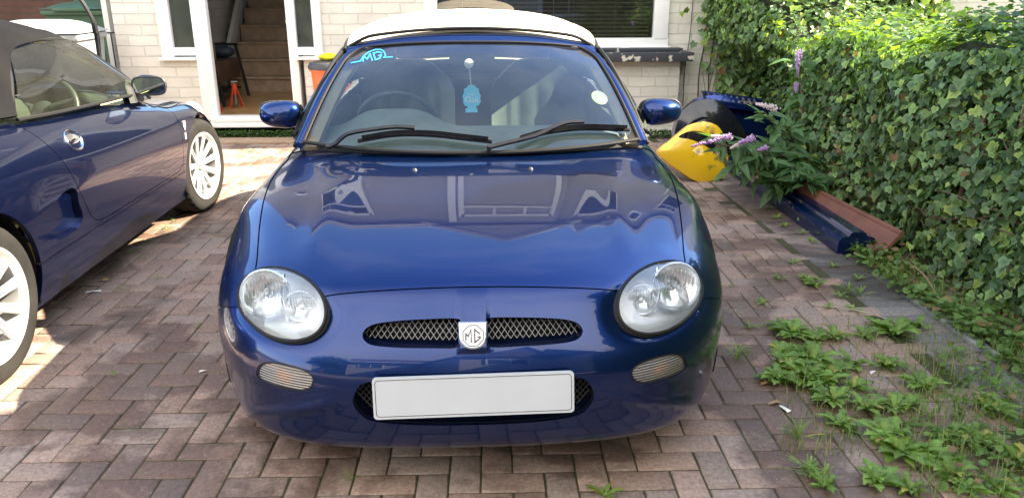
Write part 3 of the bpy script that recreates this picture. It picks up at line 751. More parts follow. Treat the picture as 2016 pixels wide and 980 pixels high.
def door_mirror(root,sg,M):
    e=empty('door_mirror',(sg*.80,1.43,.885)); e.parent=root
    # shell: closed superellipsoid, blunt towards the back
    V=[];nu,nv=28,18
    for i in range(nv+1):
        ph=-math.pi/2+math.pi*i/nv
        for j in range(nu):
            t=2*math.pi*j/nu
            f=lambda c,e_:math.copysign(abs(c)**e_,c)
            x=.088*f(math.cos(ph),.75)*f(math.cos(t),.75); z=.056*f(math.cos(ph),.75)*f(math.sin(t),.8); y=.062*f(math.sin(ph),1.0)
            if y>0: y*=.45
            fr=1-.16*((x*sg+.098)/.196)*0+.0
            z*=1-.16*(sg*x/.098)*.9; 
            if y<0: x*=1-.35*(y/.062)**2; z*=1-.15*(y/.062)**2
            V.append((x,y+.012*sg*x/.098,z))
    F=[(i*nu+j,i*nu+(j+1)%nu,(i+1)*nu+(j+1)%nu,(i+1)*nu+j) for i in range(nv) for j in range(nu)]
    m=MB(); m.add(V,F); m.obj('mirror_shell',M['paint'],e,angle=70)
    m=MB(); G=[]
    th=np.arange(32)*2*math.pi/32
    f=lambda c,e_:math.copysign(abs(c)**e_,c)
    o=[( .083*f(math.cos(t),.6),.0315,.045*f(math.sin(t),.6)) for t in th]
    m.add(o,[tuple(range(32))]); m.obj('mirror_glass',M['mirror'],e,smooth=False)
    m=MB(); m.tube([(x*1.04,y-.004,z*1.05) for x,y,z in o],.0065,6,closed=True); m.obj('mirror_bezel',M['plastic'],e)
    m=MB(); m.tube([(-sg*.115,.02,-.040),(-sg*.10,.015,-.028),(-sg*.078,.005,-.018)],[.034,.028,.026],12,flat=1.0)
    for k in range(4): m.tube([(-sg*(.078+.008*k),.006,-.019-.002*k),(-sg*(.081+.008*k),.006,-.02-.002*k)],[.030+.001*k]*2,14)
    m.obj('mirror_stalk',M['plastic'],e)
def interior(root,M,hi,front):
    Mi=M['interior']
    # tub
    m=MB(); m.box((0,2.0,.34),(1.3,1.5,.04)); m.box((0,2.66,.6),(1.3,.04,.6)); m.box((.68,2.02,.50),(.05,1.2,.46)); m.box((-.68,2.02,.50),(.05,1.2,.46)); m.box((0,1.9,.46),(.2,1.3,.24),bev=.03); m.obj('cabin_tub',Mi,root)
    m=MB(); m.box((.655,2.05,.735),(.05,1.1,.19),bev=.02); m.obj('door_card',M['cream'],root); m=MB(); m.box((-.655,2.05,.735),(.05,1.1,.19),bev=.02); m.obj('door_card',M['cream'],root)
    # dashboard: swept section across
    m=MB(); xs=np.linspace(-.64,.64,33); G=[]
    for x in xs:
        hump=math.exp(-((x+.33)/.19)**4)*.075
        y0=1.08+.17*abs(x/.64)**2.2
        G.append([(x,y0,.782),(x,y0+.08,.80),(x,1.33,.81+hump*.35),(x,1.41,.82+hump*.85),(x,1.48,.823+hump),(x,1.54,.81+hump),(x,1.555,.785+hump*.8),(x,1.53,.765),(x,1.52,.70),(x,1.50,.55),(x,1.46,.45)])
    m.grid(G); m.obj('dashboard',M['dash'],root,angle=50)
    # steering wheel, driver sits on the car's right
    c=np.array((-.34,1.70,.79)); ax=np.array((0,.88,.47)); X=np.array((1.,0,0)); Z=np.cross(ax,X); Z=Z if Z[2]>0 else -Z
    th=np.arange(48)*2*math.pi/48; m=MB(); m.tube([c+.178*(X*math.cos(t)+Z*math.sin(t)) for t in th],.0145,10,closed=True)
    m.lathe([(0,.0),(.05,0),(.062,-.02),(.04,-.06),(.03,-.16)],24,'z'); m.V[-1]=np.array([c+X*v[0]+Z*v[1]+ax*v[2] for v in m.V[-1]])
    for t in (rad(20),rad(160),rad(270)): m.tube([c+.05*(X*math.cos(t)+Z*math.sin(t)),c+.17*(X*math.cos(t)+Z*math.sin(t))],[.018,.012],6)
    m.obj('steering_wheel',M['wheelrim'],root,angle=60)
    for sx in (-.34,.34):
        e=empty('seat',(sx,1.95,.42)); e.parent=root
        m=MB()
        # back: fluted slab
        G=[];us=np.linspace(-1,1,41)
        for v in np.linspace(0,1,16):
            wid=.245*(1-.55*max(0,(v-.72)/.28)**1.7) ; row=[]
            for u in us:
                bol=.055*abs(u)**3.0*(1 if v<.8 else (1-v)*5); fl=.006*abs(math.sin(u*2.5*math.pi))*(abs(u)<.62)*(v<.78)
                row.append((wid*u,.22+.20*v-bol-fl,.05+.56*v-.015*u*u*(v>.8)))
            G.append(row)
        back=[[(x*1.0,y+.10+.0*abs(x),z) for x,y,z in r] for r in G]
        m.grid(G); m.grid([r[::-1] for r in back])
        m.grid([[r[0] for r in G],[r[0] for r in back]]); m.grid([[r[-1] for r in back],[r[-1] for r in G]]); m.grid([G[-1],back[-1]])
        m.obj('backrest',M['leather'],e,angle=50)
        m=MB(); m.box((0,-.02,.0),(.48,.5,.14),bev=.05); m.box((0,-.02,.03),(.30,.46,.12),bev=.04); m.obj('cushion',M['leather'],e,angle=60)
    m=MB(); m.box((0,1.66,1.085),(.20,.02,.05),bev=.01); m.cyl((0,1.66,1.10),(0,1.65,1.15),.008); m.obj('interior_mirror',M['plastic'],root)
    for sx in(-1,1):
        m=MB(); m.box((sx*.30,1.76,1.14),(.34,.14,.012),bev=.005,rot=(8,0,0)); m.obj('sun_visor',M['lining'],root)
def wipers(root,M,front):
    def at(a,b,off):
        s,t=ws_px(a,b); return WS(s,t,off)
    if front['wipers']=='down':
        specs=[([(-278,300),(-262,292),(-236,279),(-180,270),(-145,267),(-110,269)],[(-222,284),(-150,273),(-80,274),(-20,281),(38,288)]),
               ([(32,304),(60,297),(120,287),(150,273),(182,261),(215,259)],[(86,287),(140,272),(200,264),(260,264),(308,266)])]
        for arm,blade in specs:
            e=empty('wiper',tuple(WS(0,0)+0)); e.parent=root; o=np.array(e.location)
            m=MB(); A=spline([at(a,b,.028 if i<2 else .040) for i,(a,b) in enumerate(arm)],6)-o
            n=len(A); m.sweep(A,[(.005,.009),(-.005,.006),(-.005,-.006),(.005,-.009)],up=(0,-.4,.9)); m.tube([A[0]+np.array([0,.004,-.014]),A[0]+np.array([0,-.002,.007])],.009,12); m.obj('arm',M['wiper'],e)
            m=MB(); B_=spline([at(a,b,.022) for a,b in blade],8)-o; k=len(B_); tp=np.clip(np.minimum(np.arange(k),np.arange(k)[::-1])/6.,.35,1)
            m.tube(B_,.0105*tp,8); m.tube(B_-np.array([0,-.001,.006]),.006,6)
            sp=B_+np.array([0,-.010,.012]); m.sweep(sp[1:-1],[(.006,.002),(-.008,-.008),(-.008,.005)],up=(0,-.4,.9)); m.obj('blade',M['wiper'],e)
        return
    for px_,tip,base in ((-.44,0,1.20),(.22,0,1.10)):
        pass
        e=empty('wiper',(px_,base,.82)); e.parent=root
        m=MB(); A=spline([(0,0,-.03),(.0,.02,.02),(.004,-.02,.16),(.006,-.03,.30),(.0,-.02,.36)],6); m.sweep(A,[(.005,.008),(-.005,.008),(-.005,-.008),(.005,-.008)]); m.tube([(0,0,-.06),(0,0,.01)],.014,10)
        m.box((0,-.02,.355),(.022,.03,.06),bev=.004); m.obj('arm',M['wiper'],e)
        m=MB(); Bl=spline([(.02,-.05,.08),(.012,-.04,.2),(.0,-.03,.34),(.03,-.02,.46),(.09,-.01,.58)],6); m.tube(Bl,.008,8); m.tube(Bl+np.array([-.008,-.006,0]),.004,6); m.obj('blade',M['wiper'],e)
def strokes(m,polys,width,mapf,th=.0012,mi=0,closed=False):
    """flat lettering strokes: polylines in local 2d, mapped by mapf(u,v,h) onto a surface"""
    for pl in polys:
        pl=np.array(pl,float); cl=len(pl)>2 and np.allclose(pl[0],pl[-1]); P=pl[:-1] if cl else pl; n=len(P)
        L_=[];R_=[]
        for i in range(n):
            if cl: a,b,c=P[i-1],P[i],P[(i+1)%n]
            else: a,b,c=P[max(i-1,0)],P[i],P[min(i+1,n-1)]
            d1=b-a; d2=c-b
            if np.linalg.norm(d1)<1e-9: d1=d2
            if np.linalg.norm(d2)<1e-9: d2=d1
            d1/=np.linalg.norm(d1); d2/=np.linalg.norm(d2); n1=np.array([-d1[1],d1[0]]); n2=np.array([-d2[1],d2[0]])
            mn=n1+n2; mn/=max(np.linalg.norm(mn),1e-6); k=min(1/max(mn@n1,.35),2.2)
            L_.append(b+mn*k*width/2); R_.append(b-mn*k*width/2)
        V=[mapf(x,y,th) for x,y in L_]+[mapf(x,y,th) for x,y in R_]+[mapf(x,y,0) for x,y in L_]+[mapf(x,y,0) for x,y in R_]
        F=[]
        for i in range(n if cl else n-1):
            j=(i+1)%n; F+=[(i,j,n+j,n+i),(i,2*n+i,2*n+j,j),(n+i,n+j,3*n+j,3*n+i)]
        m.add(V,F,mi)
OCT=[(-.41,1),(.41,1),(1,.41),(1,-.41),(.41,-1),(-.41,-1),(-1,-.41),(-1,.41),(-.41,1)]
LM=[[(-.72,-.46),(-.72,.20),(-.48,-.05),(-.20,.60),(-.20,-.66)]]
LG=[[(.66,.16),(.16,.60),(.16,-.66),(.68,-.25),(.68,-.12),(.40,-.12)]]
def surf_at(a,b,y0=.02):
    """point of the nose seen at (a,b), from the dense body grid"""
    global _SG
    try: _SG
    except NameError:
        S=body([10]*13+[1]*(len(C)-14),12)[:130]; A_,B_=proj(S); _SG=(S.reshape(-1,3),A_.ravel(),B_.ravel())
    S,A_,B_=_SG; d=np.hypot(A_-a,B_-b); i=np.argsort(d)[:6]; w_=1/(d[i]+.3); return (S[i]*w_[:,None]).sum(0)/w_.sum()
def mesh_grille(m,x0,x1,z0,z1,yf,sp=.0165,r=.0011):
    k=int((x1-x0+z1-z0)/sp)+2
    for s in (-1,1):
        for i in range(-k,k*2):
            c=x0+i*sp
            # line x = c + s*(z-z0)*.85
            za,zb=z0,z1; xa,xb=c,c+s*(z1-z0)*.85
            if xa==xb: continue
            f=(zb-za)/(xb-xa)
            lo,hi_=min(xa,xb),max(xa,xb)
            if hi_<x0 or lo>x1: continue
            q0,q1=max(lo,x0),min(hi_,x1)
            pz=lambda x: za+(x-xa)*f
            P=[(x,yf(x,pz(x))+s*.0006,pz(x)) for x in np.linspace(q0,q1,4)]
            m.tube(P,r,4,cap=False)
def nose_bits(root,M,hi):
    if not hi: return
    yf=lambda x,z:.040+.85*(z-.477)+.32*x*x
    m=MB(); mesh_grille(m,-.295,-.034,.490,.556,yf); m.obj('grille_mesh',M['wire'],root); m=MB(); mesh_grille(m,.034,.295,.490,.556,yf); m.obj('grille_mesh',M['wire'],root)
    yl=lambda x,z:.045+.25*x*x
    m=MB(); mesh_grille(m,-.335,.335,.235,.385,yl); m.obj('intake_mesh',M['wire'],root)
    m=MB(); m.grid([[(x,.085+.3*x*x,z) for z in (.21,.525)] for x in np.linspace(-.4,.4,17)]); m.obj('grille_backing',M['black'],root)
    # badge
    c=surf_at(0,660); c=np.array([0,c[1]-.011,c[2]]); tl=rad(28)
    U=np.array([1,0,0]); Vv=np.array([0,math.sin(tl),math.cos(tl)]); Nb=np.array([0,-math.cos(tl),math.sin(tl)])
    b0=empty('badge',tuple(c)); b0.parent=root
    mp=lambda u,v,h: U*u+Vv*v+Nb*(h+.0045-.9*u*u)
    out=[(-.0375,.036),(.0375,.036),(.0365,.015),(.0355,-.006),(.031,-.020),(.022,-.030),(.010,-.0345),(0,-.0355),(-.010,-.0345),(-.022,-.030),(-.031,-.020),(-.0355,-.006),(-.0365,.015)]
    m=MB(); n=len(out); V=[mp(u,v,0) for u,v in out]+[mp(u*.9,v*.9,.0022) for u,v in out]+[mp(u,v,-.012) for u,v in out]+[mp(0,0,.003)]
    F=[(i,(i+1)%n,n+(i+1)%n,n+i) for i in range(n)]+[(2*n+i,2*n+(i+1)%n,(i+1)%n,i) for i in range(n)]+[(n+i,n+(i+1)%n,3*n) for i in range(n)]
    m.add(V,F); m.obj('shield',M['badge'],b0,angle=25)
    mo=lambda u,v,h: mp(u*.0265,v*.0265-.0005,h+.0034)
    m=MB(); strokes(m,[OCT],.075,mo,.0008); strokes(m,LM+LG,.13,mo,.0008); m.obj('emblem',M['badgeink'],b0,smooth=False)
    # number plate
    c=np.array((0,-.034,.372)); p0=empty('number_plate',tuple(c)); p0.parent=root; p0.rotation_euler=(rad(-9),rad(-.9),0)
    def rr(w_,h_,r,n=6):
        o=[]
        for cx,cz,a0 in ((w_/2-r,h_/2-r,0),(-w_/2+r,h_/2-r,90),(-w_/2+r,-h_/2+r,180),(w_/2-r,-h_/2+r,270)):
            for k in range(n+1): t=rad(a0+90*k/n); o.append((cx+r*math.cos(t),cz+r*math.sin(t)))
        return o
    o=rr(.522,.112,.010); m=MB(); m.prism([(x,z) for x,z in o],1,-.004,.004); m.obj('plate',M['plate'],p0,smooth=False)
    o=rr(.508,.098,.009); m=MB(); strokes(m,[o+[o[0]]],.0014,lambda u,v,h:(u,-.0042-h,v),.0004); m.obj('plate_border',M['seal'],p0,smooth=False)
    m=MB(); 
    for sx in(-.2,.2): m.box((sx,.02,0),(.04,.04,.05))
    m.obj('plate_bracket',M['black'],p0)
    # slot under the badge, washer jets
    p=surf_at(0,696); m=MB(); m.box(tuple(p+np.array([0,-.0005,0])),(.026,.006,.003),bev=.001); m.obj('tow_slot',M['black'],root)
    for a_ in (-113,114):
        p=surf_at(a_,334) if False else None
        S=body([8]*(len(C)-1),12); A_,B_=proj(S); q=S.reshape(-1,3); d=np.hypot(A_.ravel()-a_,B_.ravel()-334)+np.where(q[:,1]>1.2,1e3,0); p=q[d.argmin()]
        m=MB(); m.lathe([(0,.008),(.006,.007),(.010,.002),(.011,-.004)],14,'z',tuple(p)); m.obj('washer_jet',M['plastic'],root)
def screen_marks(root,M):
    # emblem sticker, top corner of the glass on the driver's side
    def mk(a,b,h): s,t=ws_px(a,b); return WS(s,t,.0016+h)
    P=lambda pts:[(x-930,y) for x,y in pts]
    m=MB()
    f=lambda u,v,h: mk(u,v,h)
    strokes(m,[P([(693,124.5),(712,121)]),P([(711,122),(717,112),(728,103),(741,98.5),(752,98.5),(758,103),(761,111),(757,114),(775,113)])],2.0,f,.0004)
    strokes(m,[P([(716.5,122),(718.5,111.5),(725,117),(730.5,107),(735,120.5)])],2.5,f,.0004)
    strokes(m,[P([(754,105.5),(746,103),(737,106),(741,118.5),(749,116),(752,110),(747,110.5)])],2.5,f,.0004)
    m.obj('emblem_sticker',M['stick'],root,smooth=False)
    # round club sticker on the passenger side
    m=MB(); cx,cy=1182.5-930,195.5
    el=lambda k,a: (cx+17.5*k*math.cos(a)*math.cos(.5)-10.5*k*math.sin(a)*math.sin(.5), cy+17.5*k*math.cos(a)*math.sin(.5)+12.5*k*math.sin(a)*math.cos(.5))
    th=np.arange(28)*2*math.pi/28
    m.add([mk(*el(1,a),0) for a in th]+[mk(cx,cy,0)],[(i,(i+1)%28,28) for i in range(28)]); d=m.obj('round_sticker',M['stickw'],root,smooth=False)
    m=MB(); strokes(m,[[el(.84,a) for a in list(th)+[0]]],1.0,f,.0008); strokes(m,[[el(.35+.25*((i*7)%3)/2,a) for i,a in enumerate(list(th)+[0])]],1.6,f,.0008); m.obj('sticker_print',M['stickg'],d,smooth=False)
    # thin crack running down the glass
def text_mesh(txt,size,name,m,parent,loc,rot,ext=.0006):
    c=bpy.data.curves.new('t','FONT'); c.body=txt; c.size=size; c.align_x='CENTER'; c.align_y='CENTER'; c.extrude=ext
    o=bpy.data.objects.new('t',c); sc.collection.objects.link(o); dg=bpy.context.evaluated_depsgraph_get()
    me=bpy.data.meshes.new_from_object(o.evaluated_get(dg)); bpy.data.objects.remove(o)
    q=bpy.data.objects.new(name,me); me.materials.clear(); me.materials.append(m); q.location=loc; q.rotation_euler=rot
    return link(q,parent)

# ---------------- car materials ----------------
def paint(name,col,fleck,dust=0.0):
    m=mat(name,col,rough=.28,metal=.85,coat=1.0,coatr=.0); t,b=nodes(m); b.inputs['Specular IOR Level'].default_value=.5
    b.inputs['Coat IOR'].default_value=1.45
    c=N(t,'ShaderNodeTexCoord'); v=N(t,'ShaderNodeTexVoronoi'); v.inputs['Scale'].default_value=900
    r=N(t,'ShaderNodeMapRange'); r.inputs['To Min'].default_value=.85; r.inputs['To Max'].default_value=1.15
    t.links.new(c.outputs['Object'],v.inputs['Vector']); t.links.new(v.outputs['Color'],r.inputs['Value'])
    x=N(t,'ShaderNodeMix',data_type='RGBA',blend_type='MULTIPLY'); x.inputs['Factor'].default_value=1; x.inputs['A'].default_value=(*col,1)
    t.links.new(r.outputs[0],x.inputs['B'])
    # dust specks / water marks
    n=N(t,'ShaderNodeTexNoise'); n.inputs['Scale'].default_value=5; n.inputs['Detail'].default_value=8; n.inputs['Roughness'].default_value=.7
    r2=N(t,'ShaderNodeMapRange'); r2.inputs['From Min'].default_value=.45; r2.inputs['From Max'].default_value=.75; r2.inputs['To Min'].default_value=0; r2.inputs['To Max'].default_value=dust
    v2=N(t,'ShaderNodeTexVoronoi'); v2.inputs['Scale'].default_value=55; r3=N(t,'ShaderNodeMapRange'); r3.inputs['From Min'].default_value=.07; r3.inputs['From Max'].default_value=.02; r3.inputs['To Min'].default_value=0; r3.inputs['To Max'].default_value=min(1,dust*4)
    ad=N(t,'ShaderNodeMath',operation='ADD',use_clamp=True)
    t.links.new(c.outputs['Object'],n.inputs['Vector']); t.links.new(n.outputs['Fac'],r2.inputs['Value']); t.links.new(c.outputs['Object'],v2.inputs['Vector']); t.links.new(v2.outputs['Distance'],r3.inputs['Value'])
    t.links.new(r2.outputs[0],ad.inputs[0]); t.links.new(r3.outputs[0],ad.inputs[1])
    y=N(t,'ShaderNodeMix',data_type='RGBA'); y.inputs['B'].default_value=(.32,.30,.27,1)
    t.links.new(ad.outputs[0],y.inputs['Factor']); t.links.new(x.outputs['Result'],y.inputs['A']); t.links.new(y.outputs['Result'],b.inputs['Base Color'])
    w_=N(t,'ShaderNodeTexNoise'); w_.inputs['Scale'].default_value=2.2; w_.inputs['Detail'].default_value=1
    bu=N(t,'ShaderNodeBump'); bu.inputs['Strength'].default_value=.12; bu.inputs['Distance'].default_value=.006
    t.links.new(c.outputs['Object'],w_.inputs['Vector']); t.links.new(w_.outputs['Fac'],bu.inputs['Height']); t.links.new(bu.outputs[0],b.inputs['Coat Normal'])
    return m
def ribbed(name,col,scale,axis='Z',metal=.9,rough=.15,orange=True):
    m=mat(name,col,rough=rough,metal=metal,coat=1); t,b=nodes(m)
    c=N(t,'ShaderNodeTexCoord'); w_=N(t,'ShaderNodeTexWave',wave_type='BANDS',bands_direction=axis,wave_profile='SIN'); w_.inputs['Scale'].default_value=scale
    bu=N(t,'ShaderNodeBump'); bu.inputs['Strength'].default_value=.9; bu.inputs['Distance'].default_value=.003
    t.links.new(c.outputs['Object'],w_.inputs['Vector']); t.links.new(w_.outputs['Fac'],bu.inputs['Height']); t.links.new(bu.outputs[0],b.inputs['Normal'])
    r=N(t,'ShaderNodeValToRGB'); r.color_ramp.elements[0].color=(*[k*.45 for k in col],1); r.color_ramp.elements[1].color=(*col,1)
    t.links.new(w_.outputs['Fac'],r.inputs['Fac'])
    if orange:
        g=N(t,'ShaderNodeTexGradient',gradient_type='SPHERICAL'); mpn=N(t,'ShaderNodeMapping'); mpn.inputs['Scale'].default_value=(26,26,40)
        t.links.new(c.outputs['Object'],mpn.inputs['Vector']); t.links.new(mpn.outputs[0],g.inputs['Vector'])
        x=N(t,'ShaderNodeMix',data_type='RGBA'); x.inputs['B'].default_value=(.45,.27,.16,1); t.links.new(g.outputs['Fac'],x.inputs['Factor']); t.links.new(r.outputs[0],x.inputs['A']); t.links.new(x.outputs['Result'],b.inputs['Base Color'])
    else: t.links.new(r.outputs[0],b.inputs['Base Color'])
    return m
CM=dict(
 paint=paint('blue_paint',(.0010,.022,.115),.1,.004),
 black=mat('matt_black',(.012,.012,.013),.8,noise=(20,.3)),
 plastic=mat('grey_black_plastic',(.035,.036,.038),.5,noise=(30,.2),bump=(300,.2,.001)),
 seal=mat('black_rubber_seal',(.018,.018,.018),.55,bump=(100,.1,.001)),
 rubber=mat('tyre_rubber',(.018,.017,.016),.75,noise=(14,.25)),
 rim=mat('silver_alloy',(.52,.52,.52),.32,metal=.35,coat=.5,noise=(8,.1)),
 steel=mat('brake_steel',(.35,.32,.3),.4,metal=.8,noise=(12,.3)),
 chrome=mat('chrome',(.86,.87,.88),.08,metal=1,noise=(30,.03)),
 reflector=mat('lamp_reflector',(.94,.95,.96),.40,metal=.05,noise=(14,.07),bump=(22,.5,.012)),
 dish=mat('dish_reflector',(.92,.94,.95),.16,metal=.8,noise=(30,.04)),
 bulb=mat('bulb_glass',(.85,.87,.9),.05,coat=1,noise=(50,.05)),
 glass=thin_glass('windscreen_glass',(.74,.84,.82),1.5,boost=1.35,dirt_haze=.035,dirt_haze_col=(.35,.42,.45)),
 shade=thin_glass('shade_band_glass',(.20,.24,.34),1.5,boost=1.5,dirt_haze=.05,dirt_haze_col=(.25,.28,.42)),
 sideglass=thin_glass('side_glass',(.78,.90,.74),1.45,boost=1.0,dirt_haze=.03),
 rearglass=thin_glass('plastic_window',(.6,.62,.6),1.45,dirt_haze=.15),
 lens=thin_glass('lamp_lens',(.97,.99,1),1.5,boost=1.5,dirt_haze=.08,dirt_haze_col=(.8,.85,.88)),  # white haze painted over the lens in place of bright reflections
 mirror=mat('mirror_glass',(.75,.8,.82),.02,metal=1,noise=(9,.03)),
 sill=None,wire=mat('mesh_wire',(.22,.21,.20),.45,metal=.6,noise=(60,.2)),
 ind=ribbed('indicator_lens',(.36,.32,.28),42,'Z',metal=.5,rough=.25),
 badge=mat('badge_chrome',(.50,.51,.52),.22,metal=.7,coat=.6,noise=(40,.04)),
 badgeink=mat('badge_brown',(.05,.018,.012),.4,noise=(60,.1)),
 plate=mat('white_plate',(.57,.58,.585),.35,coat=.3,noise=(9,.03)),
 stick=mat('sky_blue_vinyl',(.03,.36,.85),.5,noise=(40,.05)),stickw=mat('white_vinyl',(.10,.14,.12),.5,noise=(40,.05)),stickg=mat('green_print',(.08,.25,.14),.5,noise=(40,.05)),
 hood=mat('cream_hood_cloth',(.80,.70,.55),.9,noise=(7,.10,8),bump=(260,.35,.002),sheen=.2),
 lining=mat('dark_lining',(.06,.06,.06),.9,noise=(10,.2)),
 interior=mat('dark_trim',(.03,.032,.035),.7,noise=(12,.2)),dash=mat('grey_green_dash',(.16,.19,.18),.55,noise=(12,.15),bump=(400,.3,.001)),
 cream=mat('grey_card',(.09,.10,.10),.6,noise=(12,.15)),trim=mat('tan_pillar_trim',(.30,.24,.17),.6,noise=(14,.15)),
 leather=mat('grey_leather',(.075,.088,.085),.38,noise=(14,.15),bump=(120,.25,.002)),wheelrim=mat('wheel_leather',(.04,.045,.05),.4,noise=(30,.15)),
 wiper=mat('wiper_black',(.016,.016,.018),.5,noise=(30,.2)),
)
CM['sill']=CM['paint']
DM=dict(CM); DM.update(
 paint=paint('dusty_navy_paint',(.003,.012,.062),.1,.022),
 hood=mat('faded_brown_hood_cloth',(.012,.0118,.0125),.95,noise=(5,.22,9),bump=(260,.4,.002)),
 interior=mat('cream_trim',(.82,.75,.45),.6,noise=(12,.08)),cream=mat('cream_door_card',(.85,.78,.48),.6,noise=(12,.08)),
 dash=mat('black_dash',(.03,.035,.035),.55,noise=(12,.15)),leather=mat('black_leather',(.05,.055,.05),.45,noise=(14,.15)),
 trim=mat('grey_pillar_trim',(.20,.20,.18),.6,noise=(14,.15)),lining=mat('cream_lining',(.75,.76,.55),.9,noise=(10,.1)))
DM['sill']=DM['paint']
for k_ in ('rubber','wiper','seal','black'):
    CM[k_].node_tree.nodes['Principled BSDF'].inputs['Specular IOR Level'].default_value=.2
DM['hood'].node_tree.nodes['Principled BSDF'].inputs['Specular IOR Level'].default_value=.08
fc=car('sports_car',(-.012,1.795,0),rad(-.2),'shiny royal blue convertible with closed cream fabric roof, parked nose towards the viewer','blue two seat convertibles on the drive',True,CM,dict(steer=0,wipers='down'))
screen_marks(fc,CM)
lc=car('sports_car',(-2.58,5.75,0),rad(180.6),'dusty navy convertible with faded brown roof and raised wipers, at the left edge','blue two seat convertibles on the drive',False,DM,dict(steer=-7,wipers='up'))
# ---------------- image ray helper: turns a viewed direction into a place on a real plane ----------------
_f=Vector((math.sin(rad(YW))*math.cos(rad(TH)),math.cos(rad(YW))*math.cos(rad(TH)),-math.sin(rad(TH))))
_r=Vector((math.cos(rad(YW)),-math.sin(rad(YW)),0)); _d=_f.cross(_r)
def up(px,py,Y=None,X=None,Z=None):
    v=_f+_r*((px-1008)/FPX)+_d*((py-490)/FPX); o=Vector((0,0,CH))
    t=(Y-o[1])/v[1] if Y is not None else ((X-o[0])/v[0] if X is not None else (Z-o[2])/v[2])
    return o+v*t
# ---------------- ground ----------------
def ground_mat(name,c1,c2,scale,bumpd=.004,rough=.95):
    m=mat(name,c1,rough); t,b=nodes(m); c=N(t,'ShaderNodeTexCoord'); n=N(t,'ShaderNodeTexNoise'); n.inputs['Scale'].default_value=scale; n.inputs['Detail'].default_value=9
    r=N(t,'ShaderNodeValToRGB'); r.color_ramp.elements[0].position=.35; r.color_ramp.elements[1].position=.65; r.color_ramp.elements[0].color=(*c1,1); r.color_ramp.elements[1].color=(*c2,1)
    n2=N(t,'ShaderNodeTexNoise'); n2.inputs['Scale'].default_value=scale*12; n2.inputs['Detail'].default_value=4; bu=N(t,'ShaderNodeBump'); bu.inputs['Distance'].default_value=bumpd; bu.inputs['Strength'].default_value=.8
    t.links.new(c.outputs['Object'],n.inputs['Vector']); t.links.new(c.outputs['Object'],n2.inputs['Vector']); t.links.new(n.outputs['Fac'],r.inputs['Fac']); t.links.new(r.outputs[0],b.inputs['Base Color']); t.links.new(n2.outputs['Fac'],bu.inputs['Height']); t.links.new(bu.outputs[0],b.inputs['Normal'])
    return m
g=MB(); g.add([(-900,-900,-.05),(900,-900,-.05),(900,900,-.05),(-900,900,-.05)],[(0,1,2,3)]); tag(g.obj('ground',ground_mat('rough_ground',(.10,.085,.06),(.06,.08,.03),.8),smooth=False),kind='structure')
g=MB(); g.add([(-60,-9.6,-.042),(60,-9.6,-.042),(60,-5.6,-.042),(-60,-5.6,-.042)],[(0,1,2,3)]); tag(g.obj('road',ground_mat('asphalt',(.045,.045,.047),(.07,.07,.07),3),smooth=False),kind='structure')
g=MB(); g.box((0,-5.45,-.01),(60,.12,.08)); g.box((0,-4.7,-.006),(60,1.38,.05)); tag(g.obj('pavement',ground_mat('concrete_slabs',(.20,.19,.18),(.27,.26,.24),2),smooth=False),kind='structure')
# joint bed under the pavers: sand and moss
jm=ground_mat('mossy_joint_sand',(.045,.052,.014),(.070,.060,.034),5,.003)
g=MB(); g.add([(-9,-4,-.0050),(2.02,-4,-.0050),(2.02,7.75,-.0050),(-9,7.75,-.0050)],[(0,1,2,3)]); g.add([(-9,-4,-.05),(2.02,-4,-.05),(2.02,-4,-.0065),(-9,-4,-.0065)],[(0,1,2,3)])
tag(g.obj('paver_bed',jm,smooth=False),kind='structure')
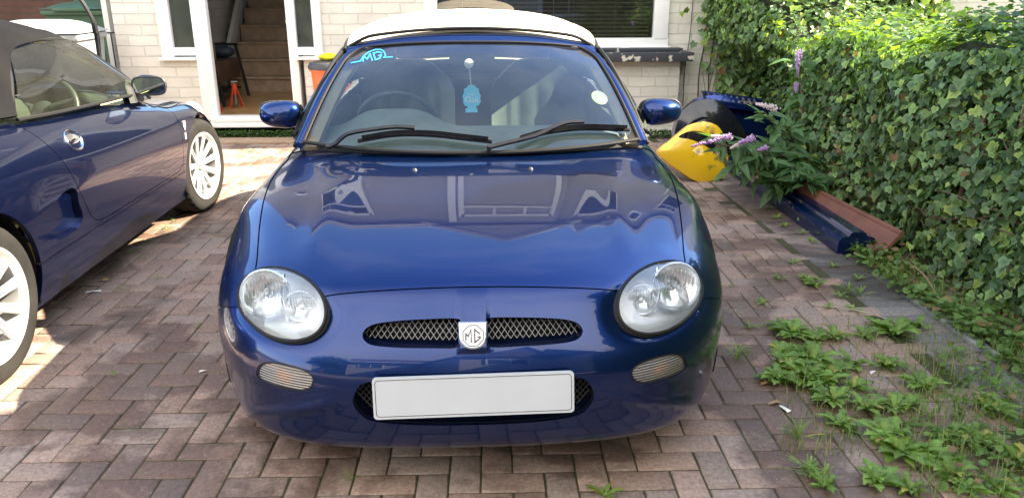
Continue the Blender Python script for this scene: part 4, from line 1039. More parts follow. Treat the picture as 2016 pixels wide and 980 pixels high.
# block paving, 90 degree herringbone, every block a bevelled solid
def pavers():
    Ls=.0945; gap=.0052; V=[];F=[];C_=[]; nv=0
    ang=rad(-1.2); ca,sa=math.cos(ang),math.sin(ang); ox,oy=-.03,.35
    tone=[(.255,.182,.150),(.235,.166,.138),(.27,.198,.168),(.245,.185,.158),(.220,.156,.130),(.262,.205,.180),(.238,.188,.166)]
    def blk(cx,cy,lx,ly,rot,col):
        nonlocal nv
        hx,hy=lx/2-gap/2,ly/2-gap/2; dz=random.gauss(0,.0009); tx=random.gauss(0,.006); ty=random.gauss(0,.006); jr=random.gauss(0,.006)
        b=.0048; rings=[(hx,hy,-.02),(hx,hy,-.005),(hx-b*.35,hy-b*.35,-.0016),(hx-b,hy-b,0)]
        c0,s0=math.cos(jr),math.sin(jr)
        for (x,y,z) in rings:
            for sx,sy in ((-1,-1),(1,-1),(1,1),(-1,1)):
                a,e=sx*x,sy*y; a,e=a*c0-e*s0,a*s0+e*c0
                zz=z+dz+(a*tx+e*ty if z>-.01 else 0); X,Y=cx+a,cy+e
                if rot: X,Y=X*ca-Y*sa+ox,X*sa+Y*ca+oy
                V.append((X,Y,zz)); C_.append(col)
        for r in range(3):
            for k in range(4): F.append((nv+r*4+k,nv+r*4+(k+1)%4,nv+(r+1)*4+(k+1)%4,nv+(r+1)*4+k))
        F.append((nv+12,nv+13,nv+14,nv+15)); nv+=16
    def keepc(cx,cy):
        X,Y=cx*ca-cy*sa+ox,cx*sa+cy*ca+oy
        return -6.5<X<1.765 and -3.9<Y<7.64
    for i in range(-80,42):
        for j in range(-54,90):
            mm=(i-j)%4
            if mm==0: cx,cy,lx,ly=(i+1)*Ls,(j+.5)*Ls,2*Ls,Ls
            elif mm==2: cx,cy,lx,ly=(i+.5)*Ls,j*Ls,Ls,2*Ls
            else: continue
            if not keepc(cx,cy): continue
            c=random.choice(tone); k=random.uniform(.90,1.09); blk(cx,cy,lx,ly,True,(c[0]*k*1.28,c[1]*k*1.20,c[2]*k*1.10))
    # grey border course
    y=-3.9
    while y<7.6:
        k=random.uniform(.8,1.12); c=random.choice([(.175,.165,.15),(.15,.14,.125),(.19,.175,.155),(.19,.15,.13)]); c=(.225,.175,.150) if y>4.1 else c; blk(1.905,y,.225,.095,False,tuple(q*k for q in c)); y+=.0945
    raw_attr=np.array(C_)
    m=mat('concrete_block_paving',(.2,.16,.14),.88); t,b=nodes(m)
    at_=N(t,'ShaderNodeAttribute'); at_.attribute_name='tone'
    c=N(t,'ShaderNodeTexCoord')
    n1=N(t,'ShaderNodeTexNoise'); n1.inputs['Scale'].default_value=70; n1.inputs['Detail'].default_value=6; n1.inputs['Roughness'].default_value=.75
    r1=N(t,'ShaderNodeMapRange'); r1.inputs['From Min'].default_value=.3; r1.inputs['From Max'].default_value=.7; r1.inputs['To Min'].default_value=.58; r1.inputs['To Max'].default_value=1.42
    x1=N(t,'ShaderNodeMix',data_type='RGBA',blend_type='MULTIPLY'); x1.inputs['Factor'].default_value=1
    # damp / oil stains with soft irregular outlines
    n2=N(t,'ShaderNodeTexNoise'); n2.inputs['Scale'].default_value=1.35; n2.inputs['Detail'].default_value=9; n2.inputs['Roughness'].default_value=.6; n2.inputs['Distortion'].default_value=.3
    r2=N(t,'ShaderNodeValToRGB'); r2.color_ramp.elements[0].position=.50; r2.color_ramp.elements[0].color=(1,1,1,1); r2.color_ramp.elements[1].position=.545; r2.color_ramp.elements[1].color=(.44,.39,.37,1)
    x2=N(t,'ShaderNodeMix',data_type='RGBA',blend_type='MULTIPLY'); x2.inputs['Factor'].default_value=.85
    # lichen, efflorescence and grit specks
    n3=N(t,'ShaderNodeTexNoise'); n3.inputs['Scale'].default_value=9; n3.inputs['Detail'].default_value=9; n3.inputs['Roughness'].default_value=.8
    r3=N(t,'ShaderNodeMapRange'); r3.inputs['From Min'].default_value=.60; r3.inputs['From Max'].default_value=.76; r3.inputs['To Max'].default_value=.75
    x3=N(t,'ShaderNodeMix',data_type='RGBA'); x3.inputs['B'].default_value=(.42,.40,.36,1)
    v4=N(t,'ShaderNodeTexVoronoi'); v4.inputs['Scale'].default_value=34; r4=N(t,'ShaderNodeMapRange'); r4.inputs['From Min'].default_value=.09; r4.inputs['From Max'].default_value=.05; r4.inputs['To Max'].default_value=.7
    x4=N(t,'ShaderNodeMix',data_type='RGBA'); x4.inputs['B'].default_value=(.50,.46,.40,1)
    bu=N(t,'ShaderNodeBump'); bu.inputs['Strength'].default_value=.9; bu.inputs['Distance'].default_value=.0022
    ro=N(t,'ShaderNodeMapRange'); ro.inputs['From Min'].default_value=.50; ro.inputs['From Max'].default_value=.56; ro.inputs['To Min'].default_value=.92; ro.inputs['To Max'].default_value=.6
    l=t.links.new
    for n in (n1,n2,n3,v4): l(c.outputs['Object'],n.inputs['Vector'])
    l(n1.outputs['Fac'],r1.inputs['Value']); l(at_.outputs['Color'],x1.inputs['A']); l(r1.outputs[0],x1.inputs['B'])
    l(n2.outputs['Fac'],r2.inputs['Fac']); l(x1.outputs['Result'],x2.inputs['A']); l(r2.outputs[0],x2.inputs['B'])
    l(n3.outputs['Fac'],r3.inputs['Value']); l(r3.outputs[0],x3.inputs['Factor']); l(x2.outputs['Result'],x3.inputs['A'])
    l(v4.outputs['Distance'],r4.inputs['Value']); l(r4.outputs[0],x4.inputs['Factor']); l(x3.outputs['Result'],x4.inputs['A']); l(x4.outputs['Result'],b.inputs['Base Color'])
    l(n1.outputs['Fac'],bu.inputs['Height']); l(bu.outputs[0],b.inputs['Normal']); l(n2.outputs['Fac'],ro.inputs['Value']); l(ro.outputs[0],b.inputs['Roughness'])
    o=raw('block_paving',V,np.array(F),m,smooth=False,attr={'tone':raw_attr}); tag(o,kind='structure')
pavers()
soilm=ground_mat('dry_soil',(.075,.055,.038),(.13,.10,.07),5,.012)
xs=np.linspace(2.075,3.6,40); ys=np.linspace(-3.9,7.7,200); G=np.zeros((len(ys),len(xs),3)); 
for i,y in enumerate(ys):
    for j,x in enumerate(xs): G[i,j]=(x,y,-.012+.02*min(1,(x-2.07)/.2)+.012*math.sin(x*17+y*9)*math.sin(y*13)+random.gauss(0,.003))
G[:,0,2]=-.03
g=MB(); g.grid(G); tag(g.obj('soil_bed',soilm),kind='structure')
em=ground_mat('weathered_concrete',(.24,.25,.235),(.33,.34,.32),9,.003); ed=ground_mat('dirty_edging',(.09,.085,.07),(.15,.14,.12),9,.003)
for y0,y1 in ((-3.9,1.4),(1.41,2.62),(2.63,3.22),(3.23,4.5),(4.51,7.6)):
    far=(y0!=2.63); m=MB(); m.box((2.05,(y0+y1)/2,(-.034 if far else -.02)+random.uniform(-.003,.003)),(.048,y1-y0,.06),bev=.005,rot=(0,0,random.uniform(-.2,.2))); o=m.obj('kerb_edging',ed if far else em); tag(o,kind='structure')

# ---------------- the house ----------------
def painted_brick(name,col,mortar,bw,bh,rough=.75,dist=.006,dirt_haze=.12):
    m=mat(name,col,rough); t,b=nodes(m); c=N(t,'ShaderNodeTexCoord'); sx=N(t,'ShaderNodeSeparateXYZ'); cx=N(t,'ShaderNodeCombineXYZ'); ad=N(t,'ShaderNodeMath',operation='ADD')
    br=N(t,'ShaderNodeTexBrick'); br.offset=.5; br.inputs['Scale'].default_value=1; br.inputs['Brick Width'].default_value=bw; br.inputs['Row Height'].default_value=bh; br.inputs['Mortar Size'].default_value=.006; br.inputs['Mortar Smooth'].default_value=.35; br.inputs['Bias'].default_value=0
    br.inputs['Color1'].default_value=(*col,1); br.inputs['Color2'].default_value=(*[k*.88 for k in col],1); br.inputs['Mortar'].default_value=(*mortar,1)
    l=t.links.new; wob=N(t,'ShaderNodeTexNoise'); wob.inputs['Scale'].default_value=5; wob.inputs['Detail'].default_value=3
    vm=N(t,'ShaderNodeVectorMath',operation='MULTIPLY_ADD'); vm.inputs[1].default_value=(.012,.012,.012)
    l(c.outputs['Object'],sx.inputs[0]); l(sx.outputs['X'],ad.inputs[0]); l(sx.outputs['Y'],ad.inputs[1]); l(ad.outputs[0],cx.inputs['X']); l(sx.outputs['Z'],cx.inputs['Y'])
    l(c.outputs['Object'],wob.inputs['Vector']); l(wob.outputs['Color'],vm.inputs[0]); l(cx.outputs[0],vm.inputs[2]); l(vm.outputs[0],br.inputs['Vector'])
    n=N(t,'ShaderNodeTexNoise'); n.inputs['Scale'].default_value=3.5; n.inputs['Detail'].default_value=8; r=N(t,'ShaderNodeMapRange'); r.inputs['From Min'].default_value=.3; r.inputs['From Max'].default_value=.7; r.inputs['To Min'].default_value=1-dirt_haze; r.inputs['To Max'].default_value=1+dirt_haze*.3
    x=N(t,'ShaderNodeMix',data_type='RGBA',blend_type='MULTIPLY'); x.inputs['Factor'].default_value=1; l(c.outputs['Object'],n.inputs['Vector']); l(n.outputs['Fac'],r.inputs['Value']); l(br.outputs['Color'],x.inputs['A']); l(r.outputs[0],x.inputs['B']); l(x.outputs['Result'],b.inputs['Base Color'])
    n2=N(t,'ShaderNodeTexNoise'); n2.inputs['Scale'].default_value=28; n2.inputs['Detail'].default_value=5; l(c.outputs['Object'],n2.inputs['Vector'])
    mt=N(t,'ShaderNodeMath',operation='MULTIPLY_ADD'); mt.inputs[1].default_value=-1.6; l(br.outputs['Fac'],mt.inputs[0]); l(n2.outputs['Fac'],mt.inputs[2])
    bu=N(t,'ShaderNodeBump'); bu.inputs['Strength'].default_value=.9; bu.inputs['Distance'].default_value=dist; l(mt.outputs[0],bu.inputs['Height']); l(bu.outputs[0],b.inputs['Normal'])
    return m
cream=painted_brick('cream_painted_brick',(.77,.735,.65),(.68,.64,.56),.275,.0985)
upvc=mat('white_upvc',(.83,.83,.82),.35,noise=(3,.04),coat=.2)
black_sill=mat('flaking_black_sill_paint',(.045,.05,.06),.6); 
t,b=nodes(black_sill); c=N(t,'ShaderNodeTexCoord'); n=N(t,'ShaderNodeTexNoise'); n.inputs['Scale'].default_value=11; n.inputs['Detail'].default_value=8; r=N(t,'ShaderNodeValToRGB'); r.color_ramp.elements[0].position=.60; r.color_ramp.elements[0].color=(.045,.05,.06,1); r.color_ramp.elements[1].position=.63; r.color_ramp.elements[1].color=(.6,.56,.48,1)
t.links.new(c.outputs['Object'],n.inputs['Vector']); t.links.new(n.outputs['Fac'],r.inputs['Fac']); t.links.new(r.outputs[0],b.inputs['Base Color'])
frost=thin_glass('obscure_glass',(.30,.34,.30),1.5,rough=.08,boost=1.2,dirt_haze=.35,dirt_haze_col=(.20,.23,.19))
wglass=thin_glass('window_glass',(.80,.80,.76),1.5,boost=2.6,dirt_haze=.02)
house=empty('house',(0,7.74,0)); tag(house,'cream painted brick house with open front door and wide white framed window','house')
def hp(name,m_,mats,parent=house,**k):
    m_.V=[v-np.array((0,7.74,0)) for v in m_.V]; return m_.obj(name,mats,parent,**k)
Y0,Y1=7.74,8.0
m=MB()
def wallx(x0,x1,z0,z1,y0=Y0,y1=Y1): m.box(((x0+x1)/2,(y0+y1)/2,(z0+z1)/2),(x1-x0,y1-y0,z1-z0))
wallx(-3.42,-3.0,-.05,2.55); wallx(-3.0,-2.60,-.05,.765); wallx(-1.66,-1.46,-.05,.79,Y0+.001); wallx(-3.0,-1.46,2.25,2.55); wallx(-1.46,-.47,-.05,2.55); wallx(-.47,1.93,2.15,2.55); wallx(1.93,6.0,-.05,2.55,Y0+.02,Y1+.02); wallx(-.47,1.93,-.05,.72)
hp('wall',m,cream,smooth=False)
m=MB(); m.box(((-.75+2.03)/2,7.665,.335),(2.78,.148,.79)); hp('bay_wall',m,cream,smooth=False)
m=MB(); m.box((.65,7.60,.782),(2.95,.30,.085),bev=.008); m.box((.65,7.66,.842),(2.78,.20,.03),bev=.004); hp('window_sill',m,black_sill,angle=40)
m=MB(); m.box((.65,7.735,.04),(2.8,.02,.12)); hp('plinth',m,mat('black_plinth',(.03,.03,.03),.8,noise=(8,.3)))
# door surround
m=MB()
for x0,x1 in ((-3.0,-2.885),(-2.68,-2.535),(-1.79,-1.705),(-1.545,-1.46)): m.box(((x0+x1)/2,7.76,(.17 if x0 in(-2.68,-1.79) else .78)/2+1.125),(x1-x0,.09,2.25-(.17 if x0 in(-2.68,-1.79) else .78)),bev=.006)
for x0,x1 in ((-2.885,-2.68),(-1.705,-1.545)): m.box(((x0+x1)/2,7.76,.83),(x1-x0,.09,.075),bev=.006); m.box(((x0+x1)/2,7.76,2.2),(x1-x0,.09,.09))
m.box((-2.85,7.70,.765),(.34,.05,.03),bev=.004); m.box((-1.585,7.70,.765),(.28,.05,.03),bev=.004)
m.box((-2.16,7.78,2.2),(.75,.09,.1)); 
hp('door_frame',m,upvc,angle=40)
m=MB(); m.box((-2.16,7.72,.185),(.86,.14,.055),bev=.006); m.box((-2.16,7.70,.130),(.92,.10,.05),bev=.006); hp('threshold',m,upvc)
for x0,x1 in ((-2.885,-2.68),(-1.705,-1.545)):
    m=MB(); m.box(((x0+x1)/2,7.77,1.5),(x1-x0,.012,1.32)); hp('sidelight_pane',m,frost,smooth=False)
# open door leaf, folded back inside against the right wall
m=MB(); m.box((-1.755,8.17,1.19),(.05,.74,2.0),bev=.004); leaf=hp('door',m,upvc); m=MB(); m.box((-1.79,7.86,1.05),(.02,.03,.20)); m.box((-1.815,7.885,1.10),(.02,.11,.022),bev=.006); hp('handle',m,mat('brass',(.6,.42,.18),.25,metal=1,noise=(30,.1)),parent=leaf)
leaf.children[0].matrix_parent_inverse.identity()
# hall interior
hallw=mat('hall_wall_paint',(.78,.75,.70),.8,noise=(2,.05)); carpet=mat('brown_stair_carpet',(.56,.41,.29),.95,noise=(9,.18),bump=(200,.5,.003)); 
woodf=mat('laminate_floor',(.52,.30,.13),.28,noise=(4,.25)); 
m=MB(); m.box((-2.45,9.75,.165),(2.3,4.1-.18,.04)); hp('hall_floor',m,woodf)
m=MB(); m.box((-3.60,10,1.3),(.05,4,2.6)); m.box((-1.70,10,1.3),(.05,4,2.6)); m.box((-2.6,12.0,1.2),(2,.05,2.2)); m.box((-2.6,8.6,2.55),(2,1.2,.05)); hp('hall_wall',m,hallw)  # ceiling left open over the stairs to let daylight in
m=MB()
for k in range(11): m.box((-2.42,9.90+.235*k+1.2,.17+.2*(k+.5)),(1.28,2.4,.198)); m.tube([(-3.05,9.885+.235*k,.17+.2*(k+1)-.016),(-1.79,9.885+.235*k,.17+.2*(k+1)-.016)],.017,8)
hp('stairs',m,carpet)
m=MB(); m.prism([(9.80,.16),(9.80,.42),(12.0,2.34),(12.2,2.2),(9.95,.16)],0,-3.14,-3.09); hp('stair_string',m,upvc)
# window
m=MB(); m.box((.73,7.77,.895),(2.4,.10,.10),bev=.008); m.box((-.405,7.77,1.55),(.13,.10,1.25),bev=.008); m.box((1.85,7.77,1.55),(.145,.10,1.25),bev=.008); m.box((.73,7.77,2.12),(2.4,.10,.10),bev=.008); 
m.box((.73,7.73,.855),(2.44,.10,.02),bev=.004)
wf=hp('window_frame',m,upvc,angle=40)
m=MB(); m.add([(-.34,7.775,.945),(1.78,7.775,.945),(1.78,7.775,2.07),(-.34,7.775,2.07)],[(0,1,2,3)]); hp('window_pane',m,wglass,smooth=False)
m=MB()
for k in range(29):
    z=.965+.0385*k; m.add([(-.33,7.90,z-.004),(1.77,7.90,z-.004),(1.77,7.924,z+.004),(-.33,7.924,z+.004)],[(0,1,2,3)])
for x in (-.1,.45,1.0,1.42): m.tube([(x,7.905,.95),(x,7.905,2.1)],.0012,4)
m.tube([(.80,7.885,1.02),(.80,7.885,2.1)],.003,5)
hp('blind',m,mat('ivory_slats',(.50,.42,.30),.5,noise=(8,.05)),smooth=False)
m=MB(); m.box((.72,9.0,1.4),(2.6,.03,1.7)); m.box((-.62,8.5,1.4),(.03,1.1,1.7)); m.box((2.02,8.5,1.4),(.03,1.1,1.7)); m.box((.72,8.5,.55),(2.6,1.1,.03)); m.box((.72,8.5,2.25),(2.6,1.1,.03)); hp('dim_room',m,mat('dim_room_shade',(.06,.048,.04),.9,noise=(2,.2)))  # room box coloured dark, its dimness is put into the paint
m=MB(); m.prism([(7.55,4.80),(11.5,7.9),(15.9,4.80)],0,-3.45,6.05); hp('roof',m,mat('brown_tiles',(.10,.06,.045),.85,noise=(3,.3)),smooth=False)
m=MB(); m.box((2.25,12.2,2.35),(7.5,.2,4.7)); m.box((-2.45,12.2,1.0),(1.9,.2,2.0)); m.box((-3.32,10.05,2.35),(.2,4.0,4.7)); hp('rear_wall',m,cream,smooth=False)  # cut low behind the stairs so sky light brightens the hall
# upper storey: grey roughcast, white windows, a gabled bay
ub=mat('grey_roughcast',(.40,.37,.35),.95,noise=(30,.3,8),bump=(90,.8,.012)); ugl=mat('upper_window_glass',(.10,.13,.18),.04,coat=1,noise=(2,.1))
m=MB(); m.box((1.29,7.86,3.66),(9.42,.26,2.22)); m.prism([(-.62,4.76),(.45,5.55),(1.52,4.76)],1,7.66,7.9); m.prism([(1.45,4.76),(1.72,5.25),(2.0,4.76)],1,7.68,7.9); m.box((.45,7.70,3.66),(1.5,.12,2.22)); hp('upper_wall',m,ub,smooth=False)
m=MB(); m.box((-2.05,7.60,4.79),(2.85,.06,.14)); m.box((4.0,7.60,4.79),(3.9,.06,.14)); m.tube([(-.75,7.62,4.70),(.45,7.62,5.60),(1.65,7.62,4.70)],.075,4); m.tube([(1.40,7.64,4.72),(1.72,7.64,5.32),(2.04,7.64,4.72)],.05,4); m.box((-.30,7.62,3.62),(.10,.06,2.1)); hp('bargeboard',m,upvc,smooth=False)
for x0_,x1_,z0_,z1_,tl in ((-.18,1.08,3.0,4.45,1),(-2.3,-1.5,3.1,4.35,1),(1.50,1.95,3.5,4.5,0),(3.0,4.4,3.1,4.4,1)):
    m=MB(); yy0=7.64 if x0_==-.18 else 7.72
    for c_,d_ in (((x0_,(z0_+z1_)/2),(.07,z1_-z0_+.07)),((x1_,(z0_+z1_)/2),(.07,z1_-z0_+.07)),(((x0_+x1_)/2,z0_),(x1_-x0_,.07)),(((x0_+x1_)/2,z1_),(x1_-x0_,.07))): m.box((c_[0],yy0,c_[1]),(d_[0],.07,d_[1]))
    if tl:
        m.box(((x0_+x1_)/2,yy0-.002,z1_-.30),(x1_-x0_,.06,.05))
        for q_ in (1,2): m.box((x0_+(x1_-x0_)*q_/3,yy0-.004,z1_-.15),(.045,.06,.28))
    w2=hp('window',m,upvc,smooth=False); m=MB(); m.box(((x0_+x1_)/2,yy0+.02,(z0_+z1_)/2),(x1_-x0_,.02,z1_-z0_)); m.V=[v-np.array((0,7.74,0)) for v in m.V]; m.obj('pane',ugl,w2,smooth=False)
# cables and climbing wires on the wall
cb=mat('black_cable',(.03,.03,.03),.6,noise=(20,.2))
for x0,x1,zz in ((2.16,2.12,0.1),(2.33,2.27,.2),(2.40,2.37,.35)):
    m=MB(); P=spline([(x0,7.745,2.4),(x0-.005,7.742,1.6),((x0+x1)/2+.01,7.745,1.0),(x1,7.742,.6),(x1+.015,7.745,zz)],8); m.tube(P,.004 if x0<2.2 else .006,5); hp('cable',m,cb)
# neighbour to the right with pale horizontal cladding
nb=empty('neighbour_house',(6.5,9.6,0)); tag(nb,'neighbouring house in pale horizontal cladding beyond the ivy hedge','house')
m=MB(); m.box((0,.25,2.6),(6.2,.3,5.2)); m.obj('wall',mat('white_render',(.78,.79,.77),.8,noise=(2,.05)),nb,smooth=False)
m=MB()
for k in range(60): m.add([(-3.1,.10,.9+.055*k),(3.1,.10,.9+.055*k),(3.1,.075,.95+.055*k),(-3.1,.075,.95+.055*k)],[(0,1,2,3)]); m.add([(-3.1,.075,.95+.055*k),(3.1,.075,.95+.055*k),(3.1,.10,.955+.055*k),(-3.1,.10,.955+.055*k)],[(0,1,2,3)])
m.obj('cladding',mat('pale_cladding',(.76,.80,.77),.6,noise=(4,.04)),nb,smooth=False)
# drainpipe
p=up(1504,10,Y=7.55); m=MB(); m.tube([(p.x,7.66,.95+.35),(p.x,7.66,3.2)],.035,14); m.tube([(p.x,7.66,1.30),(p.x,7.66,1.33)],.042,14); tag(m.obj('drainpipe',upvc),'short end of a white drainpipe in the ivy beside the window wall','drainpipe')
# ---------------- passage on the left: back wall, bins, gate ----------------
redbr=painted_brick('old_red_brick',(.135,.060,.045),(.10,.075,.06),.225,.075,.9,.006,.3)
m=MB(); m.box((-7.2,10.6,1.5),(7.4,.2,3.2)); m.box((-6.35,10.44,1.6),(.22,.12,3.2)); o=m.obj('brick_wall',redbr,smooth=False); tag(o,'dark red brick wall behind the wheelie bins','wall')
def bin_(x,y,w_,z0,h,colm,label,rz):
    e=empty('wheelie_bin',(x,y,z0),rad(rz)); tag(e,label,'bin','wheelie bins beside the house')
    m=MB(); a=w_/2; V=[(-a*.82,-.26,.05),(a*.82,-.26,.05),(a*.82,.28,.05),(-a*.82,.28,.05),(-a,-.34,h-.08),(a,-.34,h-.08),(a,.33,h-.08),(-a,.33,h-.08)]
    m.add(V,[(3,2,1,0),(0,1,5,4),(1,2,6,5),(2,3,7,6),(3,0,4,7)]); m.box((0,-.01,h-.09),(w_+.05,.72,.05),bev=.012); m.obj('body',colm,e,angle=40)
    m=MB(); G=[]
    for u in np.linspace(-1,1,13):
        G.append([(u*(a+.04),v*.38,h-.055+.075*(1-abs(u)**4)*(1-abs(v)**3)+(.03 if v>.3 else 0)*(1-abs(u)**6)) for v in np.linspace(-1,1,13)])
    m.grid(G); m.box((0,-.385,h-.06),(w_*.6,.04,.035),bev=.01); m.tube([(-a*.8,.42,h-.03),(a*.8,.42,h-.03)],.018,8); m.obj('lid',colm,e,angle=50)
    for sx in (-1,1):
        m=MB(); m.lathe([(0,-.03),(.09,-.03),(.1,-.02),(.1,.02),(.09,.03),(0,.03)],20,'x',(sx*a*.85,.27,.1)); m.obj('wheel',CM['rubber'],e)
p=up(70,45,Y=7.0); bin_(p.x,7.05,.80,0,1.10,mat('grey_bin_plastic',(.30,.32,.32),.5,noise=(9,.12)),'big grey wheelie bin with sun on its lid behind the navy car',6)
p=up(170,22,Y=8.8); bin_(p.x,8.9,.62,.12,1.14,mat('green_bin_plastic',(.045,.10,.05),.5,noise=(9,.12)),'dark green wheelie bin behind the grey one beside the brick wall',-4)
ge=empty('iron_gate',(-3.72,7.85,0)); tag(ge,'black wrought iron gate with scrolls between bin and house corner','gate')
m=MB(); 
for k in range(8): m.tube([(-.30+.085*k,0,.10),(-.30+.085*k,0,1.0)],.007,6)
m.obj('bars',cb,ge); m=MB(); m.box((0,0,1.0),(.66,.02,.014)); m.box((0,0,.12),(.66,.02,.02)); m.box((-.32,0,.55),(.022,.022,1.0)); m.box((.31,0,.55),(.022,.022,1.0))
for cx_ in (-.24,-.10): m.tube([(cx_+.06*math.cos(a)*(.3+a/9),0,.86+.06*math.sin(a)*(.3+a/9)) for a in np.linspace(0,7.5,30)],.005,5)
m.obj('gate_frame',cb,ge)
m=MB(); m.box((-3.60,8.05,.36),(.30,.03,.64),bev=.004); o=m.obj('board',mat('grey_white_board',(.5,.49,.46),.8,noise=(5,.15))); tag(o,'greyish white board standing behind the iron gate','board')
# orange caddy beside the blue car
p=up(655,160,Y=7.35); e=empty('caddy_bin',(p.x,7.35,0)); tag(e,'orange bin with dark lid against the cream wall','bin')
m=MB(); m.lathe([(.0,.0),(.15,.0),(.19,.68),(.205,.68),(.205,.71),(.19,.71)],28); m.obj('body',mat('orange_plastic',(.72,.16,.05),.45,noise=(9,.1)),e); m=MB(); m.lathe([(.215,.70),(.217,.725),(.20,.755),(.12,.775),(0,.78)],28); m.obj('lid',mat('dark_grey_plastic',(.05,.05,.055),.5,noise=(9,.1)),e)
m=MB(); G=[]
for u in np.linspace(0,1,9): G.append([((.085+.02*math.sin(5*t))*math.sin(math.pi*u)*math.cos(t),(.06)*math.sin(math.pi*u)*math.sin(t),.022+.028*math.cos(math.pi*u)+.008*math.sin(3*t+u*4)) for t in np.linspace(0,2*math.pi,17)])
m.grid(G); m.V=[v+np.array((p.x-.02,7.30,.785)) for v in m.V]; tag(m.obj('cloth',mat('yellow_cloth',(.85,.72,.03),.8,noise=(20,.1)),angle=60),'crumpled bright yellow cloth lying on the orange bin','cloth')
# mat, step, moss strip
m=MB(); m.box((-2.22,7.44,.012),(1.15,.24,.024),bev=.006); tag(m.obj('doormat',mat('brown_mat',(.36,.25,.17),.95,noise=(30,.2),bump=(300,.6,.004))),'flat brown doormat on the paving below the open front door','doormat')
# jack stands in the hall
def jack(px,py,label):
    p=up(px,py,Z=.172); e=empty('jack_stand',(p.x,p.y,.172),random.uniform(0,1)); tag(e,label,'jack stand','jack stands on the hall floor')
    om=mat('orange_red_paint',(.60,.08,.03),.4,noise=(9,.15)) if 'orange_red_paint' not in bpy.data.materials else bpy.data.materials['orange_red_paint']
    for k in range(4):
        a=math.pi/2*k+.6; m=MB(); m.tube([(.025*math.cos(a),.025*math.sin(a),.235),(.06*math.cos(a),.06*math.sin(a),.12),(.105*math.cos(a),.105*math.sin(a),.0)],[.012,.014,.017],5,flat=.5); m.obj('leg',om,e)
    m=MB(); m.tube([(.03,0,.26),(0,.03,.26),(-.03,0,.26),(0,-.03,.26)],.006,5,closed=True); m.cyl((0,0,.15),(0,0,.262),.028,.026); m.obj('collar',om,e)
    m=MB(); m.cyl((0,0,.04),(0,0,.28),.015); m.box((0,0,.288),(.075,.04,.014),bev=.004); m.obj('post',CM['steel'],e)
jack(466,214,'orange jack stand standing clear on the hall floor'); jack(424,222,'orange jack stand half hidden behind the door post')
# hall bench with items
be=empty('hall_bench',(-3.03,9.0,.17),0); tag(be,'dark timber bench with black metal end frames in the hallway','bench')
fm=mat('black_steel_tube',(.015,.016,.018),.5,noise=(20,.2)); wm_=mat('dark_wood',(.10,.055,.035),.5,noise=(6,.35),bump=(14,.3,.003))
for y_ in (-.42,.52):
    m=MB(); m.box((-.02,y_,.62),(.50,.03,.03)); m.box((.25,y_,.31),(.03,.03,.64),rot=(0,-9,0)); m.box((-.25,y_,.31),(.03,.03,.64)); m.obj('end_frame',fm,be)
m=MB(); m.box((0,.05,.36),(.46,.94,.22),bev=.006); m.obj('seat_box',wm_,be)
m=MB(); m.box((0,.05,.12),(.44,.92,.02)); m.obj('shelf',fm,be)
def bx_item(name,label,cat,c,d,mm,rz=0):
    m=MB(); m.box((0,0,d[2]/2),d,bev=.006); o=m.obj(name,mm); o.location=c; o.rotation_euler=(0,0,rad(rz)); tag(o,label,cat)
bx_item('cardboard_box','brown cardboard box on the near end of the hall bench','box',(-3.03,8.86,.645),(.26,.36,.20),mat('cardboard',(.36,.24,.14),.85,noise=(5,.12)),5)
m=MB(); G=[]
for u in np.linspace(0,1,9): G.append([(.16*math.sin(math.pi*u)*math.cos(t)*(1-.2*math.sin(t)),.11*math.sin(math.pi*u)*math.sin(t),.075-.075*math.cos(math.pi*u)) for t in np.linspace(0,2*math.pi,17)])
m.grid(G); o=m.obj('bag',mat('navy_bag',(.025,.035,.06),.5,noise=(8,.2)),angle=60); o.location=(-2.94,9.32,.645); tag(o,'dark blue bag behind the cardboard box on the bench','bag')
m=MB(); m.lathe([(0,0),(.033,0),(.035,.01),(.035,.17),(.025,.20),(.014,.205),(.014,.23),(0,.235)],20); o=m.obj('spray_can',mat('grey_tin',(.35,.36,.37),.35,metal=.5,noise=(12,.2))); q=up(404,122,Z=.62); o.location=(q.x,q.y,.60); tag(o,'grey spray can beside the door post in front of the box','can')
o2=MB(); o2.box((0,0,.21),(.20,.20,.42),bev=.01); o2=o2.obj('stool',wm_); o2.location=(q.x,q.y,.17); tag(o2,'small dark box stool carrying the grey spray can','stool')

